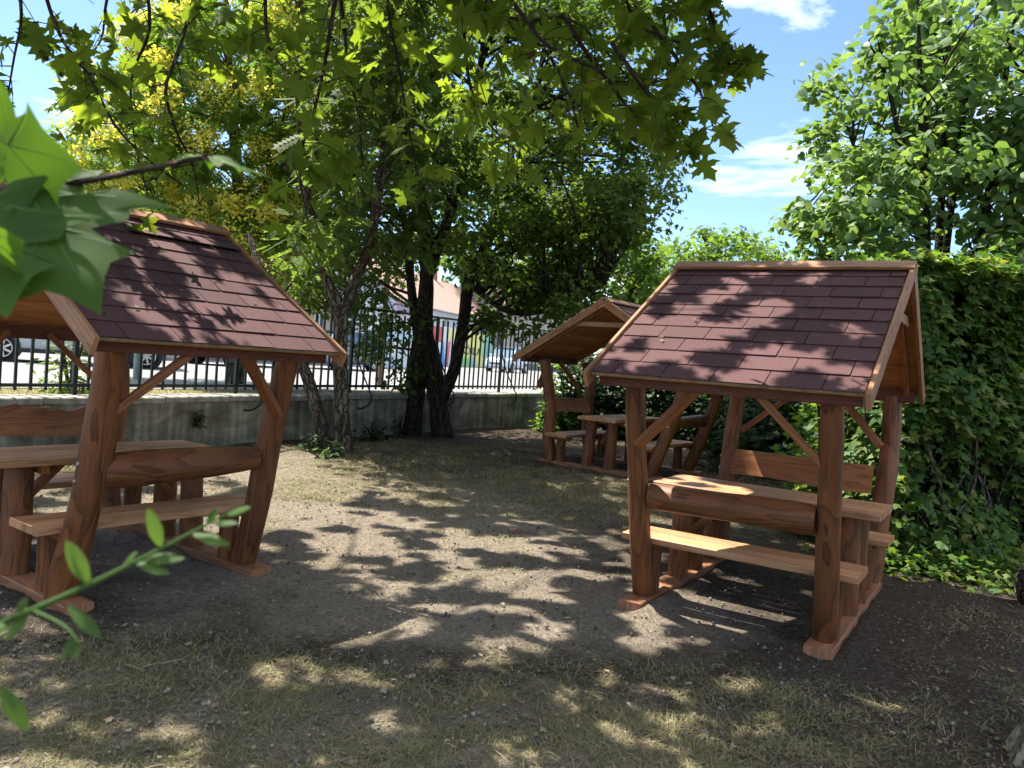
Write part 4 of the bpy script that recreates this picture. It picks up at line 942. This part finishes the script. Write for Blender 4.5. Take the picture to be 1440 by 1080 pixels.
# ------------------------------------------------------------------ STREET SIDE: CARS, HOUSES
glass = m_plain('car_glass', (.06, .12, .17), .08, .8, 0, .1); tyre = m_plain('tyre_rubber', (.015, .015, .016), .8, .2); rim = m_plain('alloy_rim', (.55, .56, .58), .3, .5, .6, .05); blk = m_plain('black_trim', (.02, .02, .022), .5, .4); red = m_plain('tail_lamp', (.45, .02, .03), .25, .6); lampm = m_plain('head_lamp', (.75, .78, .8), .12, .8)
SD = np.array([.35, .937]); SH = math.atan2(-SD[1], -SD[0])
def car(name, label, pos, L, W, H, col, suv=True, head=SH):
    root = empty(name, (*pos, SZ + .003), head, label=label, cat='car'); paint = m_plain('car_paint', col, .22, .6, 0, .03); hl, hw = L / 2, W / 2
    zb, belt = .26, H * .60
    # stations along x: (x, half width, top of the lower body)
    st = [(-hl, .80, .62 * belt), (-hl + .06, .92, .93 * belt), (-hl + .3, .98, belt), (-.6, 1, belt), (.5, 1, belt * .99), (hl - 1.15, .99, belt * .97), (hl - .5, .96, belt * .90), (hl - .12, .88, belt * .78), (hl, .74, belt * .55)]
    V = []; k = 8
    for (x, w, t) in st:
        w *= hw
        sec = [(-w * .9, zb), (-w, zb + .1), (-w, t * .75), (-w * .93, t), (w * .93, t), (w, t * .75), (w, zb + .1), (w * .9, zb)]
        V += [(x, y, z) for y, z in sec]
    b = MB(); I = np.arange(len(V)).reshape(-1, k); fs = [(I[i, j], I[i + 1, j], I[i + 1, (j + 1) % k], I[i, (j + 1) % k]) for i in range(len(st) - 1) for j in range(k)] + [tuple(I[0]), tuple(I[-1][::-1])]
    b.add(V, fs, [[(0, 0)] * len(f) for f in fs], True); b.build('body', paint, root)
    x0, x1, x2, x3 = (-hl + .12, -hl + .45, .35, hl - 1.15) if suv else (-hl + .6, -hl + 1.15, .2, hl - 1.25)
    gs = [(x0, .90, belt - .02, belt - .01), (x1, .80, belt - .02, H - .05), (x2, .80, belt - .02, H - .05), (x3, .90, belt - .02, belt - .01)]
    gm = MB(); V = []
    for (x, w, za, zt) in gs: V += [(x, -hw * .93, za), (x, -hw * w * .93, zt), (x, hw * w * .93, zt), (x, hw * .93, za)]
    I = np.arange(16).reshape(4, 4); fs = [(I[i, j], I[i + 1, j], I[i + 1, j + 1], I[i, j + 1]) for i in range(3) for j in range(3)]; gm.add(V, fs, [[(0, 0)] * 4] * len(fs)); gm.build('window_glass', glass, root)
    rm = MB(); rm.beam((x1 - .12, 0, H - .03), (x2 + .12, 0, H - .03), hw * 1.58, .05, ch=.02, seg=2); rm.build('roof', paint, root)
    for sy in (-1, 1):
        for (xa, xb) in ((x0, x1), (x3, x2), (-.35, -.38)):
            p = MB(); ww = .80 if xb != -.38 else .80
            p.beam((xa, sy * hw * .925, belt), (xb, sy * hw * .76, H - .05), .08, .03, up=(0, sy, .3), ch=.005, seg=1); p.build('pillar', paint if xb != -.38 else blk, root)
        for xx in (-hl + .85, hl - .88):
            wroot = MB(); wroot.tube([(xx, sy * (hw - .2), .33), (xx, sy * (hw + .012), .33)], .40, 20, 0, True); wroot.build('wheel_arch', blk, root)
            t = MB(); t.tube([(xx, sy * (hw - .2), .325), (xx, sy * (hw - .01), .325), (xx, sy * (hw + .025), .325)], [.325, .325, .30], 22, 0, True); to = t.build('wheel', tyre, root)
            r = MB(); r.tube([(xx, sy * (hw + .02), .325), (xx, sy * (hw + .032), .325)], [.07, .05], 12, 0, True)
            for q in range(7):
                a = q / 7 * 6.283; r.beam((xx + .05 * math.cos(a), sy * (hw + .03), .325 + .05 * math.sin(a)), (xx + .215 * math.cos(a), sy * (hw + .03), .325 + .215 * math.sin(a)), .05, .012, up=(0, 1, 0), ch=.002, seg=1)
            ring = [(xx + .22 * math.cos(a), sy * (hw + .028), .325 + .22 * math.sin(a)) for a in np.linspace(0, 6.283, 21)]; r.tube(ring, .016, 5, 0, False); r.build('rim', rim, to)
        h = MB(); h.beam((hl - .30, sy * hw * .80, belt * .78), (hl - .03, sy * hw * .62, belt * .74), .2, .13, ch=.03, seg=1); h.build('headlight', lampm, root)
        h = MB(); h.beam((-hl + .02, sy * hw * .84, belt * .86), (-hl + .16, sy * hw * .93, belt * .86), .14, .18, ch=.02, seg=1); h.build('taillight', red, root)
        h = MB(); h.beam((x3 - .35, sy * (hw * .93), belt + .07), (x3 - .35, sy * (hw + .16), belt + .09), .1, .13, ch=.02, seg=1); h.build('mirror', paint, root)
        d = MB(); d.beam((-hl + 1.25, sy * (hw + .001), zb + .03), (hl - 1.3, sy * (hw + .001), zb + .03), .03, .1, ch=.005, seg=1); d.build('sill_trim', blk, root)
        d = MB(); d.beam((.05, sy * (hw + .004), belt * .82), (.22, sy * (hw + .004), belt * .82), .02, .03, ch=.004, seg=1); d.build('door_handle', blk, root)
    g_ = MB(); g_.beam((hl - .035, -.48, belt * .56), (hl - .035, .48, belt * .56), .09, .14, ch=.015, seg=1); g_.build('grille', blk, root)
    g_ = MB(); g_.beam((hl - .06, -.7, zb + .1), (hl - .06, .7, zb + .1), .12, .12, ch=.02, seg=1); g_.build('bumper', blk, root)
    return root
def front_at(px, py, dist):
    q = G(px, py, SZ)[:2]; return q + SD * dist
car('white_car', 'white car facing the camera, parked before the yellow mural', (-.45, 57.5), 4.5, 1.9, 1.8, (.50, .58, .70))
car('grey_car', 'dark grey car parked behind the twin-trunk tree', (-7.35, 33.2), 4.4, 1.85, 1.62, (.17, .18, .20))
car('black_car', 'black car parked ahead of the dark grey car', (-9.9, 28.6), 4.3, 1.8, 1.5, (.015, .016, .02), False)
car('silver_car', 'large pale silver car close behind the fence at the picture edge', (-11.4, 20.6), 4.9, 1.95, 1.9, (.42, .48, .56), head=math.atan2(-.5, -.86))
bo = empty('bollard', (*G(193, 533, SZ)[:2], SZ), label='grey-green street bollard with domed cap beyond the wall', cat='bollard')
mb = MB(); mb.tube([(0, 0, 0), (0, 0, .78)], .085, 14, 0, True); mb.build('shaft', m_plain('bollard_paint', (.16, .21, .19), .5), bo); mb = MB(); mb.tube([(0, 0, .78), (0, 0, .84), (0, 0, .89), (0, 0, .91)], [.1, .1, .07, .02], 14, 0, True); mb.build('cap', m_plain('bollard_cap', (.2, .25, .23), .5), bo)
po = empty('wooden_pole', (-3.5, 21.0, SZ), label='brown wooden pole standing at the far street edge', cat='pole')
mb = MB(); mb.tube([(0, 0, 0), (0, 0, 3), (.03, 0, 6)], [.075, .07, .06], 10, .05); mb.build('shaft', m_plain('weathered_pole', (.15, .105, .075), .9, .1), po); mb = MB(); mb.beam((-.4, 0, 5.7), (.4, 0, 5.7), .06, .08, seg=1); mb.build('crossarm', M['board'], po)

tile = None
def tile_mat():
    m, nt, out = mat('red_roof_tile'); uv = nt.nodes.new('ShaderNodeUVMap').outputs[0]
    br = nt.nodes.new('ShaderNodeTexBrick'); br.inputs['Scale'].default_value = 1; br.inputs['Brick Width'].default_value = .28; br.inputs['Row Height'].default_value = .34; br.inputs['Mortar Size'].default_value = .02
    br.inputs['Color1'].default_value = (.46, .30, .25, 1); br.inputs['Color2'].default_value = (.40, .25, .21, 1); br.inputs['Mortar'].default_value = (.2, .12, .1, 1); nt.links.new(uv, br.inputs['Vector'])
    principled(nt, out, br.outputs['Color'], .85, .2, 0, br.outputs['Fac'], -.5, .03); return m
TILE = tile_mat(); GREYT = m_plain('grey_slate', (.19, .2, .22), .8, .3, 0, .3, 2)
def house(name, label, o, d, L, W, eave, ridge, wallc, roofm, wins, door=None, cat='house'):
    d = np.array(d) / np.linalg.norm(d); root = empty(name, (*o, SZ), math.atan2(d[1], d[0]), label=label, cat=cat)
    wm = m_plain(name + '_plaster', wallc, .9, .2, 0, .12, 1.2)
    b = MB(); V = [(0, 0, 0), (L, 0, 0), (L, W, 0), (0, W, 0), (0, 0, eave), (L, 0, eave), (L, W, eave), (0, W, eave), (0, W / 2, ridge - .1), (L, W / 2, ridge - .1)]
    fs = [(0, 1, 5, 4), (2, 3, 7, 6), (1, 2, 6, 9, 5), (3, 0, 4, 8, 7), (4, 5, 9, 8), (6, 7, 8, 9)]; b.add(V, fs, [[(0, 0)] * len(f) for f in fs]); b.build('wall', wm, root)
    pl = MB(); pl.beam((-.02, -.03, .3), (L + .02, -.03, .3), .06, .6, ch=.01, seg=1); pl.build('plinth', m_plain('plinth', (.2, .2, .2), .9), root)
    ov = .45; sl = (ridge - eave) / (W / 2); r = MB(); ln = math.hypot(W / 2 + ov, (W / 2 + ov) * sl)
    for s in (0, 1):
        y0, y1 = (-ov, W / 2) if s == 0 else (W + ov, W / 2); z0 = eave - ov * sl
        A = [(-ov, y0, z0 + .1), (L + ov, y0, z0 + .1), (L + ov, y1, ridge + .1), (-ov, y1, ridge + .1)]; B = [(x, y, z - .12) for x, y, z in A]
        fs = [(0, 1, 2, 3), (7, 6, 5, 4), (0, 4, 5, 1), (1, 5, 6, 2), (3, 7, 4, 0)]; uvs = [[(0, 0), (L, 0), (L, ln), (0, ln)]] + [[(0, 0)] * 4] * 4
        if s: fs = [f[::-1] for f in fs]; uvs[0] = [(0, ln), (L, ln), (L, 0), (0, 0)]
        r.add(A + B, fs, uvs)
    ro = r.build('roof', roofm, root)
    ch = MB(); ch.quadbox((L * .7, W / 2, ridge + .4), (.6, .5, 1.4)); ch.build('chimney', m_plain('chimney_brick', (.3, .13, .1), .9), ro)
    gt = MB(); gt.tube([(-ov, -ov - .06, eave - ov * sl + .02), (L + ov, -ov - .06, eave - ov * sl + .02)], .06, 8, 0, True); gt.build('gutter', m_plain('zinc', (.3, .31, .32), .4, .5, .5), root)
    for (x, z, w, h) in wins:
        f = MB()
        for (a, c) in (((x - w / 2, z), (x + w / 2, z)), ((x - w / 2, z + h), (x + w / 2, z + h)), ((x - w / 2, z - .04), (x - w / 2, z + h + .04)), ((x + w / 2, z - .04), (x + w / 2, z + h + .04)), ((x, z), (x, z + h))): f.beam((a[0], -.02, a[1]), (c[0], -.02, c[1]), .08, .08, up=(0, 1, 0), ch=.005, seg=1)
        fo = f.build('window', m_plain('window_frame', (.7, .7, .68), .6), root); p = MB(); p.beam((x - w / 2, -.012, z + h / 2), (x + w / 2, -.012, z + h / 2), .02, h, ch=.002, seg=1); p.build('pane', m_plain('pane_glass', (.05, .07, .09), .1, .7), fo)
    return root
house('tiled_house', 'low beige house with red tiled roof beyond the street', (-14.6, 27.2), SD, 14.5, 8, 3.3, 6.2, (.50, .42, .30), TILE, [(2, 1, 1.1, 1.4), (5, 1, 1.1, 1.4), (8, 1, 1.1, 1.4), (11, 1, 1.1, 1.4), (13.4, 1, .8, 1.5)])
house('grey_roofed_house', 'house with grey slate roof rising behind the silver car', (-24, 22), (.6, .8), 9, 8, 4.6, 7.2, (.45, .43, .4), GREYT, [(2, 1, 1.1, 1.4), (5, 1, 1.1, 1.4), (7.5, 1, 1.1, 1.4), (5, 3, 1.1, 1)])
house('paint_shop', 'long pale blue shop building behind the coloured mural wall', (-9.2, 60.5), (.26, .965), 27, 9, 5.0, 8.4, (.52, .58, .66), TILE, [(3, 3.1, 1.4, 1.1), (7, 3.1, 1.4, 1.1), (11, 3.1, 1.4, 1.1), (15, 3.1, 1.4, 1.1), (19, 3.1, 1.4, 1.1), (23, 3.1, 1.4, 1.1)], cat='building')
house('beige_building', 'plain beige building behind the white car', (-1.2, 84), (.75, .66), 14, 8, 6.5, 9.5, (.5, .45, .38), TILE, [(6, 3, 1.2, 1.4), (10, 3, 1.2, 1.4)], cat='building')
kb = empty('white_kiosk', (-7.9, 40.5, SZ), math.atan2(SD[1], SD[0]), label='white panelled kiosk with pale blue stripe beside the tiled house', cat='kiosk')
mb = MB()
for i in range(6): mb.beam((i * 1.1 + .02, 0, 1.5), (i * 1.1 + 1.08, 0, 1.5), .06, 3.0, ch=.01, seg=1)
mb.quadbox((3.3, 1.5, 1.48), (6.5, 2.8, 2.94)); mb.build('panels', m_plain('white_panel', (.66, .7, .74), .5), kb); mb = MB(); mb.beam((-.1, 1.4, 3.06), (6.7, 1.4, 3.06), 3.3, .14, ch=.02, seg=1); mb.build('roof', m_plain('kiosk_roof', (.3, .32, .35), .6), kb)
mb = MB(); mb.beam((.3, -.04, 1.7), (6.2, -.04, 1.7), .03, .5, ch=.004, seg=1); mb.build('stripe', m_plain('pale_blue', (.35, .52, .62), .5), kb)
# mural wall
MO = np.array([-8.0, 55.0]); MD = np.array([-2.2, 79.5]) - MO; ML = np.linalg.norm(MD); MD /= ML
mu = empty('mural_wall', (*MO, SZ), math.atan2(MD[1], MD[0]), label='long low wall painted with bright coloured panels and lettering', cat='mural wall')
mb = MB(); mb.quadbox((ML / 2, .15, 1.6), (ML, .26, 3.2)); mb.build('wall', m_plain('mural_base', (.6, .6, .56), .8), mu)
def mpanel(pts, c, k, nm='painted_panel'):
    me = MB(); y0, y1 = .018 - .004 * k, .03
    A = [(x, y0, z) for x, z in pts]; B = [(x, y1, z) for x, z in pts]; n = len(pts)
    fs = [tuple(range(n))] + [(i, n + i, n + (i + 1) % n, (i + 1) % n) for i in range(n)]; me.add(A + B, fs, [[(0, 0)] * len(f) for f in fs]); return me.build(nm, m_plain('mural_paint', c, .7, .2, 0, .06), mu)
def rect(x0, x1, z0, z1): return [(x0, z0), (x1, z0), (x1, z1), (x0, z1)]
mpanel(rect(0, 6, 1.3, 2.6), (.20, .52, .27), 0); mpanel(rect(0, 6, .05, 1.3), (.52, .56, .74), 0); mpanel(rect(2, 4, .05, 1.25), (.62, .48, .66), 1); mpanel(rect(0, 6, 2.6, 3.15), (.62, .3, .2), 0); mpanel(rect(3.4, 6.2, 2.3, 3.15), (.74, .68, .22), 1)
mpanel(rect(6.2, 11.8, .05, 3.15), (.66, .68, .72), 0); mpanel(rect(6.4, 9.2, 1.9, 3.15), (.55, .12, .13), 1); mpanel([(8.7, .05), (10.4, .05), (9.8, 1.9), (9.3, 2.2)], (.12, .32, .66), 1); mpanel([(10.4, .05), (11.2, .05), (11.5, 2.2), (10.9, 2.0)], (.6, .16, .18), 1); mpanel(rect(10.8, 11.7, 2.2, 3.1), (.72, .68, .32), 1)
mpanel(rect(12, 22.3, .05, 3.15), (.74, .72, .28), 0); mpanel(rect(12.2, 14.6, .05, .75), (.70, .64, .10), 1); mpanel(rect(14.8, 18.2, .05, .8), (.30, .60, .24), 1); mpanel(rect(18.3, 19.3, .05, 1.0), (.25, .5, .68), 1); mpanel(rect(14.6, 16.3, 2.45, 3.1), (.32, .6, .3), 1); mpanel(rect(20.6, 22.3, 1.0, 3.1), (.42, .64, .26), 1); mpanel(rect(22.3, ML - .1, .05, 3.15), (.3, .58, .45), 0); mpanel(rect(23, 24, 1.2, 2.6), (.22, .42, .6), 1)
def text(body, x, z, size, col, parent, nm, rx=math.pi / 2, y=-.02, sx=1.0):
    cu = bpy.data.curves.new(nm, 'FONT'); cu.body = body; cu.size = size; cu.extrude = .006
    o = bpy.data.objects.new(nm, cu); COL.objects.link(o); o.parent = parent; o.location = (x, y, z); o.rotation_euler = (rx, 0, 0); o.scale = (sx, 1, 1); cu.materials.append(m_plain('letter_paint', col, .7)); return o
text('TIKKÖRILA', 12.4, 1.12, 1.0, (.03, .05, .03), mu, 'lettering', sx=1.65)
text('SS 20', .9, 1.35, 1.1, (.8, .82, .8), mu, 'number_lettering', sx=1.4)
sg = empty('shop_sign', (*(P(556, 450, 57.5)[:2]), 0), math.atan2(MD[1], MD[0]), label='magenta sign board above the mural behind the maple', cat='sign')
zt, zb_ = P(572, 438, 58)[2], P(572, 466, 58)[2]
mb = MB(); mb.beam((0, 0, (zt + zb_) / 2), (7.2, 0, (zt + zb_) / 2), .1, zt - zb_, ch=.02, seg=1); mb.build('board', m_plain('magenta_paint', (.62, .03, .36), .6, .3, 0, .05), sg)
mb = MB(); mb.tube([(.4, .1, SZ), (.4, .1, zb_ + .2)], .06, 8); mb.tube([(6.6, .1, SZ), (6.6, .1, zb_ + .2)], .06, 8); mb.build('posts', M['iron'], sg)

# ------------------------------------------------------------------ CAMERA, LIGHT, SKY
cd = bpy.data.cameras.new('camera'); cam = bpy.data.objects.new('camera', cd); COL.objects.link(cam); SC.camera = cam
from mathutils import Matrix
R3 = Matrix((tuple(RT), tuple(UPV), tuple(-FWD))).transposed(); cam.matrix_world = Matrix.Translation(Vector(ORG)) @ R3.to_4x4()
cd.sensor_width = 36; cd.lens = F / 1440 * 36; cd.clip_start = .05; cd.clip_end = 2000
cd.dof.use_dof = True; cd.dof.focus_distance = 6.2; cd.dof.aperture_fstop = 5.5
sl = bpy.data.lights.new('sun', 'SUN'); so = bpy.data.objects.new('sun', sl); COL.objects.link(so); sl.energy = 5.0; sl.angle = rad(.53); sl.color = (1, .95, .86)
so.rotation_euler = Vector(SUN).to_track_quat('Z', 'Y').to_euler()
w = bpy.data.worlds.new('World'); SC.world = w; w.use_nodes = True; nt = w.node_tree; nt.nodes.clear()
out = nt.nodes.new('ShaderNodeOutputWorld'); bg = nt.nodes.new('ShaderNodeBackground'); sky = nt.nodes.new('ShaderNodeTexSky'); sky.sky_type = 'NISHITA'; sky.sun_disc = False
sky.sun_elevation = SUN_EL; sky.sun_rotation = SUN_AZ; sky.air_density = 1.0; sky.dust_density = .1; sky.ozone_density = 4.5
tc = nt.nodes.new('ShaderNodeTexCoord'); gen = tc.outputs['Generated']
cl = noise(nt, scaled(nt, gen, (1.0, 1.0, 2.6), (.35, .1, 0)), 2.6, 7, .3, .58)
sep = nt.nodes.new('ShaderNodeSeparateXYZ'); nt.links.new(gen, sep.inputs[0])
high = ramp(nt, [(.45, (0, 0, 0)), (.75, (.16, .16, .16))], sep.outputs[2])  # extra cloud overhead, out of view, added for neutral fill light
cf = ramp(nt, [(.585, (0, 0, 0)), (.72, (1, 1, 1))], mth(nt, 'ADD', cl, high))
lowf = ramp(nt, [(.0, (.75, .75, .75)), (.45, (.6, .6, .6)), (.7, (1, 1, 1))], sep.outputs[2])
skyc = mixc(nt, mth(nt, 'MULTIPLY', cf, lowf), sky.outputs[0], (15, 14.8, 14.6)); nt.links.new(skyc, bg.inputs[0]); bg.inputs[1].default_value = .088; nt.links.new(bg.outputs[0], out.inputs[0])
SC.view_settings.view_transform = 'Standard'; SC.view_settings.look = 'None'; SC.view_settings.exposure = 1.52; SC.view_settings.gamma = 1
SC.render.engine = 'CYCLES'; c = SC.cycles; c.max_bounces = 7; c.diffuse_bounces = 4; c.glossy_bounces = 2; c.transmission_bounces = 3; c.transparent_max_bounces = 4; c.use_denoising = True; c.caustics_reflective = False; c.caustics_refractive = False; c.sample_clamp_indirect = 6
